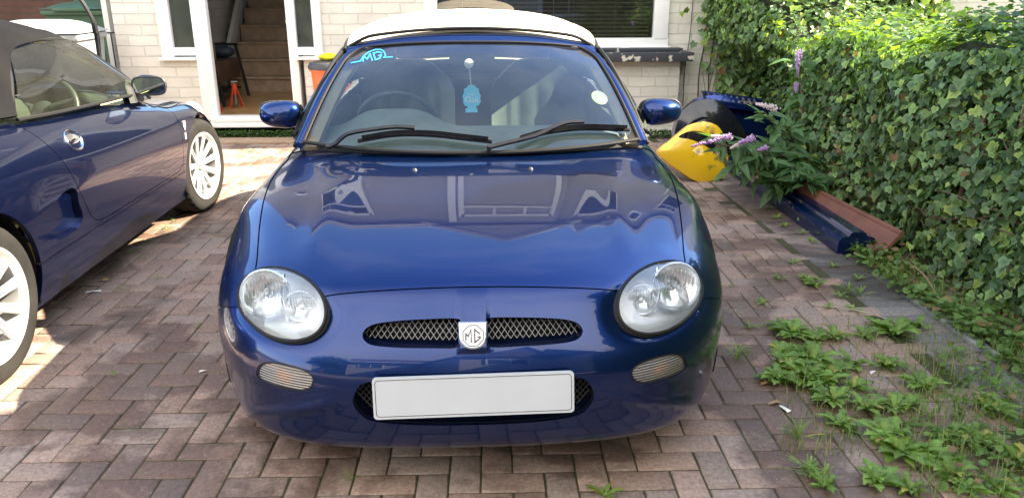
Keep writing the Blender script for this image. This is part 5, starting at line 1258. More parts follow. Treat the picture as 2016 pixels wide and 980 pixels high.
# ---------------- foliage tools ----------------
def leaf_shape(kind):
    if kind=='ivy':
        P=[(0,.0),(.22,-.15),(.46,-.04),(.43,.18),(.53,.42),(.27,.60),(0,1.0),(-.27,.60),(-.53,.42),(-.43,.18),(-.46,-.04),(-.22,-.15)]
        return np.array(P),np.array((0,.30))
    if kind=='lance':
        P=[(0,0),(.13,.18),(.19,.42),(.13,.70),(0,1.0),(-.13,.70),(-.19,.42),(-.13,.18)]
        return np.array(P),np.array((0,.45))
    if kind=='round':
        P=[(0,0),(.30,.12),(.45,.42),(.34,.75),(0,.92),(-.34,.75),(-.45,.42),(-.30,.12)]
        return np.array(P),np.array((0,.45))
def leaves(name,pos,nrm,dirs,size,kind,m,parent=None,colc=None,cole=None,fold=.22,curl=.15):
    """pos,nrm,dirs (n,3), size (n,), one mesh of leaf blades with a fold along the midrib"""
    P,c=leaf_shape(kind); n=len(pos); k=len(P)+1
    L2=np.concatenate([P,c[None]]); 
    nrm=nrm/np.linalg.norm(nrm,axis=1,keepdims=True); dirs=dirs-nrm*(dirs*nrm).sum(1,keepdims=True); dirs/=np.maximum(np.linalg.norm(dirs,axis=1,keepdims=True),1e-6); sd=np.cross(dirs,nrm)
    cu=curl*(1+.8*rng.normal(size=n))
    h=fold*np.abs(L2[:,0])[None,:]*np.ones((n,1))-cu[:,None]*(L2[:,1][None,:])**2
    V=pos[:,None]+size[:,None,None]*(L2[None,:,0,None]*sd[:,None]+L2[None,:,1,None]*dirs[:,None]+h[...,None]*nrm[:,None])
    m_=len(P); f=np.array([(i,(i+1)%m_,m_) for i in range(m_)]); F=(f[None]+(np.arange(n)*k)[:,None,None]).reshape(-1,3)
    at_=None
    if colc is not None:
        cc=np.repeat(cole[:,None],k,1); cc[:,-1]=colc; at_={'tone':cc.reshape(-1,3)}
    return raw(name,V.reshape(-1,3),F,m,parent,smooth=False,attr=at_)
def leaf_mat(name,col,trans=.35,rough=.45,attr=True,spec=.4):
    m=bpy.data.materials.new(name); m.use_nodes=True; t=m.node_tree; b=t.nodes['Principled BSDF']; o=t.nodes['Material Output']
    b.inputs['Roughness'].default_value=rough; b.inputs['Specular IOR Level'].default_value=spec
    tr=N(t,'ShaderNodeBsdfTranslucent'); mx=t.nodes.new('ShaderNodeMixShader'); mx.inputs[0].default_value=trans
    c=N(t,'ShaderNodeTexCoord'); n=N(t,'ShaderNodeTexNoise'); n.inputs['Scale'].default_value=35; n.inputs['Detail'].default_value=4
    r=N(t,'ShaderNodeMapRange'); r.inputs['From Min'].default_value=.3; r.inputs['From Max'].default_value=.7; r.inputs['To Min'].default_value=.8; r.inputs['To Max'].default_value=1.2
    x=N(t,'ShaderNodeMix',data_type='RGBA',blend_type='MULTIPLY'); x.inputs['Factor'].default_value=1; x.inputs['A'].default_value=(*col,1)
    t.links.new(c.outputs['Object'],n.inputs['Vector']); t.links.new(n.outputs['Fac'],r.inputs['Value']); t.links.new(r.outputs[0],x.inputs['B'])
    if attr: a=N(t,'ShaderNodeAttribute'); a.attribute_name='tone'; t.links.new(a.outputs['Color'],x.inputs['A'])
    y=N(t,'ShaderNodeMix',data_type='RGBA',blend_type='MULTIPLY'); y.inputs['Factor'].default_value=1; y.inputs['B'].default_value=(1.5,1.7,.45,1)
    t.links.new(x.outputs['Result'],b.inputs['Base Color']); t.links.new(x.outputs['Result'],y.inputs['A']); t.links.new(y.outputs['Result'],tr.inputs['Color'])
    t.links.new(b.outputs[0],mx.inputs[1]); t.links.new(tr.outputs[0],mx.inputs[2]); t.links.new(mx.outputs[0],o.inputs['Surface'])
    return m
ivym=leaf_mat('ivy_leaf',(.05,.1,.04),.30,.42)
stemm=mat('brown_stem',(.16,.10,.065),.85,noise=(20,.25))
def ivycols(n,yellow):
    base=np.array([(.080,.140,.048),(.058,.108,.040),(.115,.18,.052),(.070,.125,.056),(.042,.082,.030)])[rng.integers(0,5,n)]*rng.uniform(.8,1.75,(n,1))
    yl=(rng.random(n)<yellow)[:,None]; base=np.where(yl,np.array([(.24,.32,.07)])*rng.uniform(.8,1.2,(n,1)),base)
    dd=(rng.random(n)<.012)[:,None]; base=np.where(dd,np.array([(.20,.10,.04)]),base)
    edge=np.where(rng.random((n,1))<.55,base*1.5+np.array([(.05,.06,.03)]),base*1.05)
    return base,edge
def lump(y,z): return .07*math.sin(y*2.1+z*1.3)+.05*math.sin(y*4.7-z*3.1+1)+.03*math.sin(y*9.3+z*7.7)
# hedge face profile: x for given height fraction
def hz(y): return 1.04+.04*math.sin(y*1.7+.5)+.05*math.sin(y*4.1)+(.55*max(0,min(1,(y-6.2)/1.2)))+(1.0*max(0,min(1,(2.85-y)/.8)))  # unseen near end raised to keep sun off the drive
def hedge_face(y,t):
    h=hz(y)
    if t<.75: u=t/.75; z=.02+h*u; x=2.30+.10*u+.04*math.sin(u*3)+lump(y,z)*.8; 
    else: u=(t-.75)/.25; z=.02+h+.08*math.sin(u*2.4)+lump(y+3,u)*1.15; x=2.40+.9*u+lump(y,h)*.8
    if y>5.7: k=min(1,(y-5.7)/.25)*max(0,min(1,(.95-z)/.2)); x+=.55*k
    elif z<.35: x+=.07*(1-z/.35)
    return (x,y,z)
hedge=empty('ivy_hedge',(2.8,4,0)); tag(hedge,'dense ivy covered hedge with sunlit top along the right side of the drive','hedge')
def rel(o,root): o.location=(-root.location[0],-root.location[1],-root.location[2])
P=[];Nn=[];D=[];Sz=[]
cnt=44000
for i in range(cnt):
    y=random.uniform(1.1,7.75) if random.random()<.93 else random.uniform(-2.5,1.1); t=random.random()**.92
    p=np.array(hedge_face(y,t)); e=1e-3; a=np.array(hedge_face(y+e,t))-p; b=np.array(hedge_face(y,min(t+e,1)))-p; nn=np.cross(b,a)*-1; 
    nn=nn/max(np.linalg.norm(nn),1e-9); 
    if nn[0]>0 and t<.75: nn=-nn
    if t>=.75 and nn[2]<0: nn=-nn
    dp=random.uniform(-.11,.035) if random.random()<.85 else random.uniform(.02,.10)
    P.append(p+nn*dp); v=nn*1.0+np.array((0,0,.55))+rng.normal(0,.38,3); Nn.append(v); D.append(np.array((rng.normal(0,.35),rng.normal(-.25,.5),-1.0)) if t<.75 else rng.normal(0,1,3)+np.array((-.6,0,-.2))); Sz.append(random.choice([.024,.029,.034,.040,.047,.055])*random.uniform(.85,1.15))
n=len(P); cc,ce=ivycols(n,.07)
o=leaves('leaves',np.array(P),np.array(Nn),np.array(D),np.array(Sz),'ivy',ivym,hedge,cc,ce); rel(o,hedge); o['kind']='stuff'
# solid dark core inside the hedge, added to block light
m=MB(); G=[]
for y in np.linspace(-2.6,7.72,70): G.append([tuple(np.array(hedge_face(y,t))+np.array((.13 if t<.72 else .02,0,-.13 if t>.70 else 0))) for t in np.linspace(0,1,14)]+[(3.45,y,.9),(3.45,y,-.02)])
m.grid(G); o=m.obj('light_block_core',mat('hedge_core',(.035,.045,.02),.95,noise=(14,.5),bump=(40,1,.03)),hedge); rel(o,hedge)
m=MB()
for i in range(60):
    y=random.uniform(1.6,5.6); t0=random.uniform(.05,.55); L_=random.uniform(.4,1.3); sl_=random.choice([-1,1,1])*random.uniform(.05,.20)
    pts=[]
    for k in range(7):
        u=k/6; yy=y-L_*u; tt=min(.97,max(.02,t0+sl_*L_*u+.02*math.sin(u*9+i)))
        q=np.array(hedge_face(yy,tt)); pts.append(q+np.array((-.012-.03*random.random(),0,.02)))
    m.tube(spline(pts,3),[.0026+.001*random.random()]*19,5)
for i in range(9):
    y=random.uniform(2,5.3); m.tube(spline([(2.42,y,0),(2.40+lump(y,.3)*.8,y+.1,.4),(2.45,y+.05,.9)],4),.012,6)
o=m.obj('stems',stemm,hedge); rel(o,hedge)
# ivy climbing the house wall in the corner
ivw=empty('wall_ivy',(3.2,7.7,0)); tag(ivw,'ivy climbing the cream house wall above the car body parts','ivy')
P=[];Nn=[];D=[];Sz=[]
for i in range(5200):
    z=random.uniform(.1,2.5); xl=2.62-.18*min(1,z)+.20*math.sin(z*3.1)*.4+abs(random.gauss(0,.12))*-1
    if random.random()<.13: xl-=.12
    x=random.uniform(xl,4.6); dpt=.10+.18*min(1,max(0,(x-2.5)/.8))*(1+.5*math.sin(x*5+z*4))
    P.append((x,7.72-random.uniform(.01,dpt),z)); Nn.append(np.array((-.3,-1,.4))+rng.normal(0,.4,3)); D.append((rng.normal(0,.4),-.1,-1)); Sz.append(random.choice([.045,.055,.065,.075]))
cc,ce=ivycols(len(P),.12); o=leaves('leaves',np.array(P),np.array(Nn),np.array(D),np.array(Sz),'ivy',ivym,ivw,cc,ce); rel(o,ivw); o['kind']='stuff'
m=MB()
for i in range(26):
    x=random.uniform(2.35,3.2); z=random.uniform(.1,.6); m.tube(spline([(x,7.73,z),(x+random.uniform(-.15,.1),7.725,z+.5),(x+random.uniform(-.25,.15),7.73,z+random.uniform(.8,1.3))],5),.003,4)
o=m.obj('stems',stemm,ivw); rel(o,ivw)
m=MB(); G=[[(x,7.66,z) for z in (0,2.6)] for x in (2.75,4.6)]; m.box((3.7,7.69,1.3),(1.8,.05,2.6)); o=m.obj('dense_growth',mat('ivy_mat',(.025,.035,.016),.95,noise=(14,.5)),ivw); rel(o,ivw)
# sprays of paler young shoots and tree leaves on top of the hedge
P=[];Nn=[];D=[];Sz=[];shoots=MB()
for i in range(70):
    y=random.uniform(2.3,7.4); q=np.array(hedge_face(y,random.uniform(.72,.95))); d=np.array((random.uniform(-.5,.3),random.uniform(-.8,.8),random.uniform(.15,.7))); L_=random.uniform(.10,.34); pts=[q+d*L_*u+np.array((0,0,-.12*u*u)) for u in np.linspace(0,1,6)]
    shoots.tube(pts,.0022,4)
    for u in np.linspace(.1,1,8):
        p=q+d*L_*u+np.array((0,0,-.12*u*u)); P.append(p); Nn.append(rng.normal(0,.6,3)+np.array((-.2,-.3,1))); D.append(d+rng.normal(0,.8,3)); Sz.append(random.uniform(.03,.06))
yy=np.array([(.20,.30,.06)]*len(P))*rng.uniform(.6,1.2,(len(P),1)); o=leaves('young_leaves',np.array(P),np.array(Nn),np.array(D),np.array(Sz),'ivy',leaf_mat('young_leaf',(.2,.3,.06),.45,.45),hedge,yy,yy*1.2); rel(o,hedge); o['kind']='stuff'
o=shoots.obj('young_shoots',stemm,hedge); rel(o,hedge); o['kind']='stuff'
# broad leaved shrub rising over the hedge at the right
def shrub(name,label,cat,base,stems,leafkind,lsize,nleaf,col,droop=.3,spread=1.,trans=.35,group=None):
    e=empty(name,base); tag(e,label,cat,group); m=MB(); P=[];Nn=[];D=[];Sz=[]
    for tip in stems:
        tip=np.array(tip,float)-np.array(base); mid=tip*.5+np.array((0,0,.12*np.linalg.norm(tip))); S_=spline([(0,0,0),mid,tip],8); m.tube(S_,np.linspace(.008,.003,len(S_)),6)
        for k in range(nleaf):
            u=.30+.70*random.random(); i=min(len(S_)-2,int(u*(len(S_)-1))); p=S_[i]+(S_[i+1]-S_[i])*random.random(); tdir=S_[i+1]-S_[i]; tdir/=np.linalg.norm(tdir)
            a=rng.normal(0,1,3); a-=tdir*(a@tdir); a/=np.linalg.norm(a); d=a*spread+tdir*.5+np.array((0,0,-droop)); P.append(p+a*random.uniform(.005,.05)); D.append(d); Nn.append(np.array((0,-.35,1))+rng.normal(0,.35,3)); Sz.append(lsize*random.uniform(.5,1.15))
    m.obj('stems',stemm,e); cc=np.array([col]*len(P))*rng.uniform(.7,1.35,(len(P),1)); o=leaves('leaves',np.array(P),np.array(Nn),np.array(D),np.array(Sz),leafkind,leaf_mat(name+'_leaf',col,trans,.5),e,cc,cc*1.15,fold=.35,curl=.25); o['kind']='stuff'
    return e
shrub('shrub','broad leaved shrub poking over the hedge top at the far right','shrub',(2.75,3.0,.9),[(2.5,2.9,1.45),(2.62,3.15,1.52),(2.45,3.0,1.36),(2.8,3.2,1.56),(2.6,2.75,1.42)],'lance',.16,9,(.07,.12,.035),.5)
# ---------------- buddleia ----------------
bb=up(1575,395,Z=.0); base=(bb.x+.05,bb.y+.1,0)
def at(px,py,y): v=up(px,py,Y=y); return (v.x,v.y,v.z)
tips=[at(1507,222,4.9),at(1405,283,4.75),at(1455,283,4.8),at(1572,110,5.1),at(1497,300,4.7),at(1440,320,4.75),at(1600,250,5.0),at(1620,320,4.8),at(1530,300,4.75),at(1560,330,4.6),at(1590,360,4.6),at(1520,365,4.7),at(1480,340,4.8),at(1640,350,4.9),at(1550,250,4.95),at(1590,310,4.7)]
bd=shrub('buddleia','leafy buddleia with drooping purple flower spikes growing from the paving edge','bush',base,tips,'lance',.135,44,(.075,.155,.058),.35,1.1,.28)
fl=mat('lilac_flowers',(.42,.25,.50),.8,noise=(60,.3)); flw=mat('pale_faded_flowers',(.72,.60,.60),.8,noise=(60,.2))
def panicle(a,b,r,parent,mm):
    a=np.array(a)-np.array(base); b=np.array(b)-np.array(base); m=MB(); L_=np.linalg.norm(b-a)
    for k in range(int(150)):
        u=random.random(); rr=r*(1-.75*u**1.5)*(.55+.45*random.random()); v=rng.normal(0,1,3); v/=np.linalg.norm(v); p=a+(b-a)*u+v*rr; s=.0055
        m.add([p+np.array(q)*s for q in ((1,0,0),(0,1,0),(-1,0,0),(0,-1,0),(0,0,1),(0,0,-1))],[(0,1,4),(1,2,4),(2,3,4),(3,0,4),(1,0,5),(2,1,5),(3,2,5),(0,3,5)])
    m.tube([a,b],.003,4); m.obj('flower_spike',mm,parent)
for (x0,y0),(x1,y1),yy_,r,mm in (((1438,268),(1362,288),4.72,.022,fl),((1440,270),(1400,268),4.76,.020,flw),((1482,272),(1438,292),4.72,.024,flw),((1484,272),(1455,282),4.70,.026,fl),((1530,214),(1490,205),4.85,.026,flw),((1572,98),(1570,150),5.05,.026,fl),((1568,165),(1567,182),5.05,.015,fl),((1510,290),(1492,296),4.70,.018,fl)):
    panicle(at(x0,y0,yy_),at(x1,y1,yy_),r,bd,mm)
# ---------------- weeds ----------------
weedm=leaf_mat('weed_leaf',(.07,.13,.03),.35,.5)
def rosette(n,L_,w_,upr):
    V=[];F=[];C_=[]
    for k in range(n):
        a=random.uniform(0,2*math.pi); l=L_*random.uniform(.5,1.1); el=upr*random.uniform(.4,1.3); seg=7; wd=w_*l*random.uniform(.8,1.2); tw=random.uniform(-.3,.3); b0=len(V); g_=random.uniform(.7,1.3); yel=random.random()<.05
        col=np.array((.34,.30,.08) if yel else (.16,.26,.055))*g_
        for i in range(seg+1):
            u=i/seg; r=l*(u*math.cos(el)*(1+.1*u)); z=.004+l*(math.sin(el)*u*1.25-.75*u*u*math.sin(el)) ; sh=math.sin(math.pi*min(1,u*.93+.05))**.8*(.35+.65*u**.6)*(1.25 if i%2 else .75)
            ca,sa=math.cos(a+tw*u),math.sin(a+tw*u); hw=wd*sh*.5
            for s,zz in ((-1,.18*hw),(0,0),(1,.18*hw)): V.append((r*ca-s*hw*sa,r*sa+s*hw*ca,max(.002,z+zz))); C_.append(col*(1.25 if s==0 else 1))
        for i in range(seg):
            for s in (0,1): q=b0+i*3+s; F.append((q,q+1,q+4,q+3))
    return np.array(V),F,C_
protos={}
for kind,(n,l,w_,u) in dict(big=(30,.110,.36,.85),mid=(18,.085,.34,.8),small=(9,.055,.28,.6),grassy=(26,.09,.055,1.1),tinygrass=(16,.045,.06,.9)).items():
    for v in range(3):
        V,F,C_=rosette(n,l,w_,u); protos[kind,v]=(V,F,C_)
wl=[('big',x,y) for x,y in ((1560,655),(1600,668),(1642,662),(1762,655),(1745,720),(1552,722),(1585,742),(1622,752),(1640,785),(1945,805),(1742,862),(1768,890),(1842,900),(1870,935),(1722,945),(2000,905),(1600,710),(1640,735),(1530,745),(1820,760),(1930,870))]
wl+=[('mid',x,y) for x,y in ((1590,548),(1540,640),(1730,640),(1700,800),(1540,692),(1790,795),(1650,832),(1620,955),(1920,862),(1605,560),(1505,745),(1680,760),(1760,800),(1860,860),(1680,715),(1575,690),(1700,660),(1810,640),(1960,960),(1790,960),(1900,960))]
wl+=[('small',x,y) for x,y in ((1690,545),(1500,592),(1680,605),(1640,520),(1655,580),(1535,545),(1665,840),(1780,830),(1595,925),(1190,972),(1560,512),(1545,440),(1580,455),(1530,425),(1600,470),(1515,405),(1635,600),(1475,640))]
wl+=[('grassy',x,y) for x,y in ((1670,572),(1692,578),(1590,930),(1620,945),(1830,820),(1950,760),(1990,780),(1880,700),(1960,880),(1450,705),(1570,860))]
wl+=[('tinygrass',x,y) for x,y in ((290,480),(300,468),(255,494),(330,450),(345,432),(382,412),(312,545),(240,566),(285,505),(270,488),(325,440),(1470,500),(1440,560),(1500,640),(1450,610),(1475,690),(222,735),(390,640),(560,700),(690,940))]
names=dict(big=('dandelion','broad leaved dandelion clump among the weeds on the right of the drive'),mid=('dandelion','medium dandelion rosette in the paving joints on the right'),small=('weed_seedling','small weed seedling in a paving joint'),grassy=('grass_tuft','upright grass tuft growing between the grey edging blocks'),tinygrass=('grass_sprig','tiny grass sprig in a paving joint'))
made={}
for kind,x,y in wl:
    p=up(x,y+6,Z=0); v=random.randrange(3)
    if (kind,v) not in made:
        V,F,C_=protos[kind,v]; o=raw(names[kind][0],V,F,weedm,smooth=False,attr={'tone':np.array(C_)}); made[kind,v]=o
    else: o=made[kind,v].copy(); sc.collection.objects.link(o)
    s=random.uniform(.8,1.15); o.location=(p.x,p.y,0); o.rotation_euler=(0,0,random.uniform(0,6.28)); o.scale=(s,s,s); tag(o,names[kind][1],'weed',names[kind][0].replace('_',' ')+'s on the driveway' if kind!='big' else 'large dandelion clumps')
    if kind=='mid': o['group']='medium dandelions on the driveway'
# ground cover in the bed
P=[];Nn=[];D=[];Sz=[]
for i in range(4200):
    x=2.02+abs(random.gauss(0,.20)); y=random.uniform(1.6,4.6) if random.random()<.8 else random.uniform(4.6,7.2)
    if x>2.5: continue
    dens=.5+.5*math.sin(y*5+x*9)
    if random.random()>.45+.5*dens: continue
    P.append((x,y,random.uniform(.005,.075)*(.5+dens*.6))); Nn.append(np.array((0,0,1))+rng.normal(0,.35,3)); D.append(rng.normal(0,1,3)); Sz.append(random.uniform(.018,.045))
for i in range(320):
    a=up(random.uniform(1840,2040),random.uniform(690,980),Z=0); 
    P.append((a.x,a.y,random.uniform(.004,.05))); Nn.append(np.array((0,0,1))+rng.normal(0,.5,3)); D.append(rng.normal(0,1,3)); Sz.append(random.uniform(.015,.035))
cc=np.array([(.12,.21,.055)]*len(P))*rng.uniform(.6,1.35,(len(P),1)); br_=rng.random(len(P))<.10; cc[br_]=np.array((.24,.15,.07))
o=leaves('ground_cover',np.array(P),np.array(Nn),np.array(D),np.array(Sz),'round',weedm,None,cc,cc*1.1); tag(o,'low green ground cover and fallen leaves in the soil bed','ground cover',kind='stuff')
# loose grass blades
V=[];F=[];C_=[]
for i in range(5200):
    if i<2600 and random.random()<.75: continue
    if i<2600: a=up(random.uniform(1790,2040),random.uniform(690,985),Z=0); 
    elif i<3900: a=up(random.uniform(1540,1900),random.uniform(640,900),Z=0)
    else: a=Vector((2.06+abs(random.gauss(0,.14)),random.uniform(1.7,4.2),0))
    if i>=2600 and i<3900 and random.random()<.5: continue
    l=random.uniform(.03,.12); th=random.uniform(0,6.28); le=random.uniform(.2,.9); b0=len(V); col=np.array(random.choice([(.15,.25,.06),(.20,.28,.08),(.30,.28,.13),(.12,.2,.045)]))
    dx,dy=math.cos(th),math.sin(th); w_=.0018
    for k in range(4):
        u=k/3; r=l*le*u*u; z=l*u*(1-.35*le*u); ww=w_*(1-u*.85); V+=[(a.x+dx*r-dy*ww,a.y+dy*r+dx*ww,z),(a.x+dx*r+dy*ww,a.y+dy*r-dx*ww,z)]; C_+=[col,col]
    for k in range(3): F.append((b0+2*k,b0+2*k+1,b0+2*k+3,b0+2*k+2))
o=raw('grass',V,F,weedm,smooth=False,attr={'tone':np.array(C_)}); tag(o,'fine grass blades growing through the paving and along the bed','grass',kind='stuff')
# moss strip below the threshold
P=[];Nn=[];D=[];Sz=[]
for i in range(2600):
    P.append((random.uniform(-3.0,-1.40),7.60+random.gauss(0,.022),random.uniform(.01,.085))); Nn.append(rng.normal(0,1,3)+np.array((0,-.4,.8))); D.append(rng.normal(0,1,3)); Sz.append(random.uniform(.008,.018))
cc=np.array([(.05,.11,.03)]*len(P))*rng.uniform(.6,1.3,(len(P),1)); o=leaves('plant_strip',np.array(P),np.array(Nn),np.array(D),np.array(Sz),'round',weedm,None,cc,cc); tag(o,'narrow strip of low green plants below the white threshold','plants',kind='stuff')
P=[];Nn=[];D=[];Sz=[]
for i in range(500):
    P.append((random.uniform(1.75,2.2),7.5+random.gauss(0,.05),random.uniform(.005,.07))); Nn.append(rng.normal(0,1,3)+np.array((0,-.4,.8))); D.append(rng.normal(0,1,3)); Sz.append(random.uniform(.012,.03))
cc=np.array([(.05,.11,.03)]*len(P))*rng.uniform(.6,1.3,(len(P),1)); o=leaves('plant_strip',np.array(P),np.array(Nn),np.array(D),np.array(Sz),'round',weedm,None,cc,cc); tag(o,'low weeds at the foot of the bay wall','plants',kind='stuff')
# litter
def flat(name,label,cat,px,py,pts,col,h=.003,rz=0,group=None):
    p=up(px,py,Z=.002); m=MB(); n=len(pts); V=[(x,y,h*math.sin(i*1.7)**2+.002) for i,(x,y) in enumerate(pts)]+[(0,0,h+.004)]; m.add(V,[(i,(i+1)%n,n) for i in range(n)]); o=m.obj(name,mat(name+'_m',col,.8,noise=(30,.15)),smooth=False); o.location=(p.x,p.y,.001); o.rotation_euler=(0,0,rz); tag(o,label,cat,group)
flat('paper_scrap','crumpled white paper scrap lying on paving by the navy car','litter',184,575,[(-.035,-.010),(.0,-.006),(.035,-.004),(.034,.010),(.01,.012),(-.032,.010)],(.8,.8,.78),.006,.12)
flat('dry_leaf','yellowish dry leaf behind the white paper scrap','leaf',205,553,[(-.03,-.006),(.0,-.016),(.03,0),(.01,.012),(-.015,.012)],(.42,.26,.08),.012)
flat('paper_scrap','small white chip between the navy car and the blue bumper','litter',399,731,[(-.014,-.004),(.012,-.003),(.015,.006),(-.01,.007)],(.8,.8,.75),.004,.3)
flat('paper_scrap','white cigarette paper beside the dandelions at the right','litter',1545,805,[(-.008,-.022),(.006,-.024),(.01,.02),(-.006,.024)],(.8,.79,.76),.005,.4)
flat('paper_scrap','white scrap in front of the tall weeds near the grey border','litter',1718,733,[(-.02,-.004),(.012,-.006),(.022,.006),(-.008,.008)],(.82,.82,.8),.005,.6)
flat('dry_leaf','reddish brown dry leaf at the front edge of the weeds','leaf',1700,800,[(-.022,-.008),(.0,-.016),(.025,0),(.01,.014),(-.018,.010)],(.28,.10,.04),.012)
flat('dry_leaf','tan dry leaf left of the big dandelion clump','leaf',1508,756,[(-.022,-.008),(.0,-.012),(.025,0),(.01,.012),(-.018,.008)],(.38,.20,.09),.012)
flat('dry_leaf','tan dry leaf below the big dandelion clump','leaf',1525,795,[(-.026,-.005),(.0,-.010),(.03,.004),(.01,.012),(-.018,.008)],(.42,.24,.12),.012)
p0,p1=up(1600,600,Z=.004),up(1815,652,Z=.004); m=MB(); m.tube(spline([(p0.x,p0.y,.006),((p0.x+p1.x)/2,(p0.y+p1.y)/2+.03,.02),(p1.x,p1.y,.008)],6),.0028,5); tag(m.obj('twig',mat('pale_twig',(.40,.33,.25),.8,noise=(30,.2))),'long pale dry stalk lying across the paving on the right','twig')
p0,p1=up(1735,520,Z=.004),up(1830,590,Z=.03); m=MB(); m.tube(spline([(p0.x+.1,p0.y,.03),((p0.x+p1.x)/2+.1,(p0.y+p1.y)/2+.03,.05),(p1.x+.05,p1.y,.03)],6),.005,5); tag(m.obj('stick',mat('brown_stick',(.30,.20,.12),.8,noise=(30,.2))),'brown stick lying in the soil bed beside the sills','stick')
# ---------------- loose car body parts ----------------
spare=paint('spare_blue_paint',(.002,.030,.20),.1,.03)
def shell(name,outline,depth,bulge,mm,loc,rot,label,cat,hole=None,group=None,th=.012):
    """pressed panel: outline (x,z) domed towards -y with a rolled return flange"""
    o=spline(outline,5,True); c=o.mean(0); rings=[]
    for s in (1.0,.985,.95,.88,.76,.6,.4,.2,.0):
        rings.append([(c[0]+(x-c[0])*s,-bulge*(1-s**2.6),c[1]+(z-c[1])*s) for x,z in o])
    A_=np.array(rings); n=len(o); 
    V=A_.reshape(-1,3); F=[]
    for i in range(len(rings)-1):
        for k in range(n): l=(k+1)%n; F+= [(i*n+k,i*n+l,(i+1)*n+l),(i*n+k,(i+1)*n+l,(i+1)*n+k)]
    V=np.array(V); F=np.array(F)
    fn=np.cross(V[F[:,1]]-V[F[:,0]],V[F[:,2]]-V[F[:,0]]); acc=np.zeros_like(V)
    for k in range(3): np.add.at(acc,F[:,k],fn)
    if acc[:,1].sum()>0: acc=-acc; F=F[:,::-1]
    acc/=np.maximum(np.linalg.norm(acc,axis=1,keepdims=True),1e-9); acc[-n:]=(0,-1,0)
    tm=TM(V,acc,F)
    if hole is not None: tm=tm.keep(-sdf(tm.V[:,[0,2]],spline(hole,5,True)))
    ob=tmobj(name,tm,mm,None,flange=depth,dirv=(0,1.,0)); ob.location=loc; ob.rotation_euler=[rad(k) for k in rot]; 
    if label: tag(ob,label,cat,group)
    return ob
yel=mat('yellow_car_paint',(.82,.50,.02),.32,coat=.8,noise=(4,.06)); t,b=nodes(yel)
c=N(t,'ShaderNodeTexCoord'); n=N(t,'ShaderNodeTexNoise'); n.inputs['Scale'].default_value=7; n.inputs['Detail'].default_value=9; sx=N(t,'ShaderNodeSeparateXYZ'); ad=N(t,'ShaderNodeMath',operation='MULTIPLY_ADD'); ad.inputs[1].default_value=.55
r=N(t,'ShaderNodeMapRange'); r.inputs['From Min'].default_value=.60; r.inputs['From Max'].default_value=.68; x=N(t,'ShaderNodeMix',data_type='RGBA'); x.inputs['A'].default_value=(.82,.50,.02,1); x.inputs['B'].default_value=(.10,.10,.06,1)
t.links.new(c.outputs['Object'],n.inputs['Vector']); t.links.new(c.outputs['Object'],sx.inputs[0]); t.links.new(sx.outputs['X'],ad.inputs[0]); t.links.new(n.outputs['Fac'],ad.inputs[2]); t.links.new(ad.outputs[0],r.inputs['Value']); t.links.new(r.outputs[0],x.inputs['Factor']); t.links.new(x.outputs['Result'],b.inputs['Base Color'])
yY=5.62; org=up(1370,300,Y=yY)
def loc2(px,py,Yp,o): v=up(px,py,Y=Yp); return (v.x-o.x,v.z-o.z)
yo=[loc2(a,b_,yY,org) for a,b_ in ((1297,297),(1322,278),(1345,261),(1365,248),(1395,242),(1422,251),(1434,275),(1437,310),(1432,347),(1402,357),(1368,357),(1335,336),(1312,318))]
yh=[loc2(a,b_,yY,org) for a,b_ in ((1338,272),(1355,262),(1382,261),(1407,273),(1420,293),(1417,314),(1402,299),(1380,285),(1358,276))]
shell('bumper_corner',yo,.06,.035,yel,(org.x,org.y+.03,org.z),(-14,0,6),'yellow bumper corner with a crescent opening, leaning beside the blue car','car part',hole=yh)
m=MB(); m.box((org.x,org.y+.30,org.z+.02),(.34,.02,.22)); 
# dark blue wing with its black wheel arch
aY=6.45; org=up(1440,270,Y=aY)
ao=[loc2(a,b_,aY,org) for a,b_ in ((1328,280),(1332,245),(1348,215),(1375,196),(1410,188),(1460,196),(1520,212),(1575,235),(1590,290),(1570,340),(1470,345),(1440,310),(1418,262),(1385,238),(1350,250),(1340,285))]
w0=empty('wing_panel',(org.x,org.y,org.z)); tag(w0,'dark blue wing panel with glossy black wheel arch, propped against the ivy','car part')
q=shell('outer_panel',ao,.10,.07,spare,(0,0,0),(-8,0,0),None,None); q.parent=w0
m=MB(); arc=[up(a,b_,Y=aY-.08)-org for a,b_ in ((1332,300),(1335,262),(1352,232),(1380,217),(1410,222),(1437,250),(1455,290),(1475,330))]
pr=[(.035*math.cos(t_),.11*math.sin(t_)) for t_ in np.linspace(0,2*math.pi,14)[:-1]]
m.sweep(spline([tuple(a) for a in [up(a,b_,Y=aY-.16)-org for a,b_ in ((1346,275),(1356,248),(1378,234),(1404,238),(1424,258),(1438,290))]],6),[(q0*.25,q1*.18) for q0,q1 in pr],up=(0,1,0)); gb=mat('gloss_black_plastic',(.010,.011,.016),.2,coat=.6,noise=(10,.2)); m.obj('arch_lip',gb,w0)
bo=[loc2(a,b_,aY-.1,org) for a,b_ in ((1328,292),(1331,250),(1346,218),(1374,199),(1410,198),(1442,220),(1466,258),(1484,318),(1460,345),(1400,335),(1345,305))]
q=shell('wheel_arch_liner',bo,.06,.10,gb,(0,-.1,0),(-4,0,0),None,None); q.parent=w0
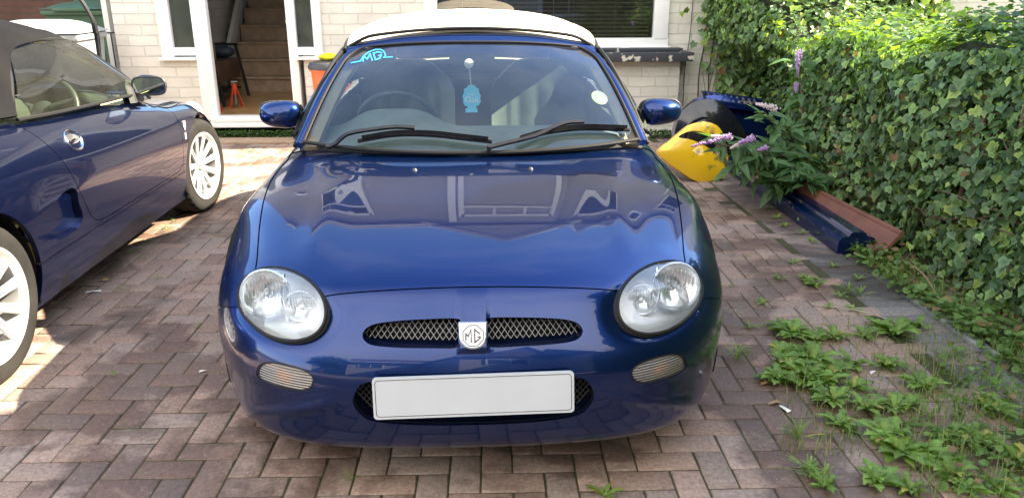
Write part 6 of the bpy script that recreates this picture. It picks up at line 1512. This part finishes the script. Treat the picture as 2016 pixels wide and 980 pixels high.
# slatted engine grille on top
ge_=up(1442,200,Y=6.5); e=empty('vent_grille',tuple(ge_)); tag(e,'blue framed vent grille with silver slats lying on the dark wing','car part'); e.rotation_euler=(rad(8),rad(7),rad(-10))
m=MB(); 
for c_,d_ in (((0,-.13,0),(.50,.03,.05)),((0,.13,0),(.50,.03,.05)),((-.25,0,0),(.03,.29,.05)),((.25,0,0),(.03,.29,.05))): m.box(c_,d_,bev=.008)
m.obj('frame',spare,e); m=MB()
for k in range(9): m.box((-.20+.05*k,0,.01),(.012,.25,.02),rot=(0,25,0))
m.box((0,0,.012),(.46,.012,.012)); m.obj('slats',CM['steel'],e)
m=MB(); m.box((0,0,-.02),(.47,.25,.01)); m.obj('backing',CM['black'],e)
# sills on the ground
def sill(a,b,prof,mm,name,label,cat,endmm=None,lift=0):
    a=np.array(a);b=np.array(b); e=empty(name,tuple((a+b)/2)); tag(e,label,cat,'loose car sills beside the hedge'); c=(a+b)/2
    P=[a+(b-a)*u for u in np.linspace(0,1,16)]; m=MB(); pr=[(z,x) for x,z in prof]; m.sweep(np.array(P)-c,pr,up=(0,0,1),profclosed=True,cap=True); m.obj('panel',mm,e,angle=30); return e
pf=np.array([(-.088,0.0),(-.095,.02),(-.09,.055),(-.072,.078),(-.035,.088),(-.030,.100),(-.020,.106),(.035,.106),(.045,.100),(.050,.086),(.085,.078),(.098,.06),(.10,.0)])
s0=up(1672,500,Z=0); s1=up(1462,352,Z=0)
sill((s0.x+.045,s0.y+.0,.002),(s1.x+.09,s1.y+.35,.002),[(-x*1.15,z*1.15) for x,z in pf][::-1],spare,'car_sill','royal blue car sill panel lying along the paving edge','car part')
redm=mat('red_brown_primer',(.21,.085,.06),.6,noise=(6,.25,8),bump=(60,.2,.002))
r0=up(1778,478,Z=.08); r1=up(1500,345,Z=.12); a=np.array((r0.x-.09,r0.y-.05,.105)); b_=np.array((r1.x+.0,r1.y+.2,.135)); L_=float(np.linalg.norm(b_-a)); 
e=empty('car_sill',tuple(a)); tag(e,'red brown primed car sill with a cut notch leaning on the ivy','car part','loose car sills beside the hedge')
xa=(b_-a)/L_; ol=[(0,-.085),(0,.06),(.02,.07),(L_,.06),(L_,-.09),(.42,-.09),(.40,-.035),(.24,-.03),(.22,-.09),(.02,-.095)]
m=MB(); zdir=np.array((.62,0,.78)); nd=np.cross(xa,zdir); nd/=np.linalg.norm(nd)
n_=len(ol); V=[xa*u+zdir*v for u,v in ol]+[xa*u+zdir*v+nd*(.018) for u,v in ol]; m.add(V,[tuple(range(n_)),tuple(range(2*n_-1,n_-1,-1))]+[(i,(i+1)%n_,n_+(i+1)%n_,n_+i) for i in range(n_)])
m.tube([xa*0+zdir*.062+nd*.009,xa*L_+zdir*.062+nd*.009],.016,8); m.obj('panel',redm,e,smooth=False)
# ---------------- what stands across the road and beside the drive ----------------
peb=mat('grey_pebbledash',(.50,.47,.44),.95,noise=(30,.25,8),bump=(90,.8,.01)); tile=mat('brown_roof_tiles',(.11,.075,.06),.85,noise=(4,.3)); dgl=mat('dark_window',(.05,.06,.07),.08,coat=1,noise=(2,.1))
def opp(x,y,w_,h,gable,label,cx=()):
    e=empty('house',(x,y,0),rad(-26)); tag(e,label,'house','houses across the road'); m=MB(); m.box((0,-4,h/2),(w_,8,h),0); m.obj('wall',peb,e,smooth=False)
    m=MB(); m.prism([(-w_/2-.3,h-.05),(0,h+2.3),(w_/2+.3,h-.05)],1,-8.3,.35) if gable else m.prism([(-8.4,h-.05),(-4,h+2.4),(.45,h-.05)],0,-w_/2-.2,w_/2+.2); m.obj('roof',tile,e,smooth=False)
    if gable:
        m=MB(); m.tube([(-w_/2-.35,.42,h-.1),(0,.42,h+2.25),(w_/2+.35,.42,h-.1)],.13,4); m.obj('bargeboard',upvc,e); m=MB(); m.prism([(-w_/2,h-.06),(0,h+2.0),(w_/2,h-.06)],1,.0,.30); m.obj('gable',peb,e,smooth=False)
    else: m=MB(); m.box((0,.5,h-.05),(w_+.4,.12,.2)); m.obj('fascia',upvc,e)
    for (wx,wz,ww,wh) in cx:
        m=MB(); m.box((wx,.02,wz),(ww+.2,.12,wh+.2)); m.box((wx,.06,wz),(.07,.1,wh)); f=m.obj('window',upvc,e,smooth=False); m=MB(); m.box((wx-ww/4,.1,wz),(ww/2-.1,.03,wh-.05)); m.box((wx+ww/4,.1,wz),(ww/2-.1,.03,wh-.05)); m.obj('pane',dgl,f,smooth=False)
opp(2.2,-11.5,6.4,5.4,True,'grey pebbledashed house with white gable boards across the road',((-1.0,4.2,2.2,1.2),(1.2,1.4,2.2,1.4),(2.4,4.2,.8,1.0)))
opp(-4.9,-13.2,7.2,5.2,False,'grey pebbledashed terrace left of the gabled house across the road',((-1.6,4.0,1.9,1.2),(1.6,4.0,1.2,1.2),(0,1.4,2.4,1.4)))
opp(-12,-15,8,5.3,True,'far gabled house at the left end across the road',((0,4.0,2.2,1.2),))
opp(9.4,-10.2,8,5.2,False,'grey house right of the gabled house across the road',((-2,4.0,1.9,1.2),(1.6,4.0,1.2,1.2),(0,1.4,2.4,1.4)))
def tree(loc,h,r,nl,label,lsz=.12,z0=.35,sq=(1,1,1)):
    e=empty('tree',loc); tag(e,label,'tree'); m=MB(); m.tube(spline([(0,0,-.1),(.05,.03,h*.3),(-.05,.05,h*.55),(0,0,h*.8)],5),np.linspace(.16,.05,16),8)
    for k in range(9): a=k*2.4; m.tube(spline([(0,0,h*(.3+.05*k)),(r*.4*math.cos(a)*sq[0],r*.4*math.sin(a)*sq[1],h*(.42+.05*k)),(r*.8*math.cos(a)*sq[0],r*.8*math.sin(a)*sq[1],h*(.5+.05*k))],4),np.linspace(.05,.015,9),5)
    m.obj('trunk',stemm,e); cl=[]
    for k in range(46):
        v=rng.normal(0,1,3); v/=np.linalg.norm(v); v*=rng.random()**.4; cl.append((v[0]*r*sq[0],v[1]*r*sq[1],h*(z0+(1-z0)*.5)+v[2]*h*(1-z0)*.5))
    cl=np.array(cl); ix=rng.integers(0,len(cl),nl); v=rng.normal(0,1,(nl,3)); v/=np.linalg.norm(v,axis=1,keepdims=True); P_=cl[ix]+v*(r*.30)*rng.random((nl,1))**.5
    cc=np.array([(.05,.10,.03)]*nl)*rng.uniform(.6,1.4,(nl,1)); o=leaves('crown',P_,rng.normal(0,1,(nl,3))+np.array((0,0,.8)),rng.normal(0,1,(nl,3)),rng.uniform(.6,1.3,nl)*lsz,'round',leaf_mat('tree_leaf',(.05,.1,.03),.35),e,cc,cc)
    return e
tree((4.9,-.35,0),6.4,2.5,34000,'leafy tree beyond the hedge whose shade covers the front of the drive',.19,.26,(1,1.08,1))
tree((4.4,2.95,0),3.5,1.15,6000,'added bushy tree just outside the right edge, keeping sun off the paving',.19,.10)  # added out of view to block sun passing over the hedge
tree((-9.5,-9,0),6,2.2,2500,'small street tree at the left across the pavement',.25)
# ---------------- air freshener hanging behind the windscreen ----------------
s_,t_=ws_px(924-930,124); loc=fc.matrix_basis@Vector(WS(s_,t_,-.006)); e=empty('air_freshener',tuple(loc)); tag(e,'blue tree shaped air freshener hanging on a string from a clear suction cup','air freshener')
m=MB(); m.lathe([(.0,-.004),(.012,-.003),(.019,.0),(.020,.003)],20,'y'); m.obj('suction_cup',mat('clear_plastic',(.72,.74,.72),.15,coat=1,noise=(50,.3)),e)
m=MB(); m.tube([(-.003,.0,0),(.008,.0,-.095)],.0009,4); m.tube([(.003,.0,0),(.009,.0,-.095)],.0009,4); m.obj('string',mat('white_string',(.7,.7,.7),.8,noise=(20,.1)),e)
o_=[(0,.0),(.014,-.004),(.018,-.012),(.030,-.018),(.032,-.034),(.038,-.046),(.036,-.062),(.039,-.070),(.030,-.088),(.018,-.092),(.018,-.100),(.024,-.102),(.024,-.118),(-.026,-.118),(-.026,-.102),(-.018,-.100),(-.018,-.092),(-.030,-.088),(-.036,-.074),(-.034,-.062),(-.038,-.050),(-.032,-.036),(-.031,-.020),(-.018,-.012),(-.014,-.004)]
m=MB(); m.prism([(x*1.02+.009,z-.085) for x,z in o_],1,.0,.0025); m.obj('card',mat('sky_blue_card',(.10,.62,.95),.6,noise=(20,.05)),e,smooth=False)
wt=mat('white_print',(.85,.87,.85),.6,noise=(40,.03))
tx=text_mesh('Oak',.036,'lettering',wt,e,(.009,-.0006,-.150),(rad(90),0,0),.0002); tx=text_mesh('rustic',.015,'lettering',wt,e,(.009,-.0006,-.126),(rad(90),0,0),.0002)
# a label for each weed by its row and its place in the row
ws=[o for o in sc.objects if o.get('category')=='weed']
def px_of(o):
    v=Vector(o.location)-Vector((0,0,CH)); z=v.dot(_f); return 1008+FPX*v.dot(_r)/z, 490+FPX*v.dot(_d)/z
rows_=[(850,2000,'in the nearest row'),(760,850,'in the second nearest row'),(680,760,'in the middle row'),(600,680,'in the fourth row'),(500,600,'level with the headlamps'),(300,500,'farthest back')]
num=['%dth'%k for k in range(40)]; num[:15]=['first','second','third','fourth','fifth','sixth','seventh','eighth','ninth','tenth','eleventh','twelfth','thirteenth','fourteenth','fifteenth']
nice=dict(dandelion='dandelion',weed_seedling='small weed seedling',grass_tuft='upright grass tuft',grass_sprig='tiny grass sprig')
for base_ in nice:
    for side in (0,1):
        for lo_,hi_,tx_ in rows_:
            q=[(px_of(o)[0],o) for o in ws if o.name.split('.')[0]==base_ and lo_<=px_of(o)[1]<hi_ and (px_of(o)[0]>1008)==bool(side)]
            q.sort(key=lambda a:a[0])
            for i_,(_,o) in enumerate(q):
                o['label']='%s %s, %s from the left, %s'%(('big' if 'large' in o['group'] else 'modest') if base_=='dandelion' else '',nice[base_],num[i_],tx_.replace('second nearest row','second row')+(' right of the car' if side else ' left of the car')); o['label']=o['label'].strip()
print('built')
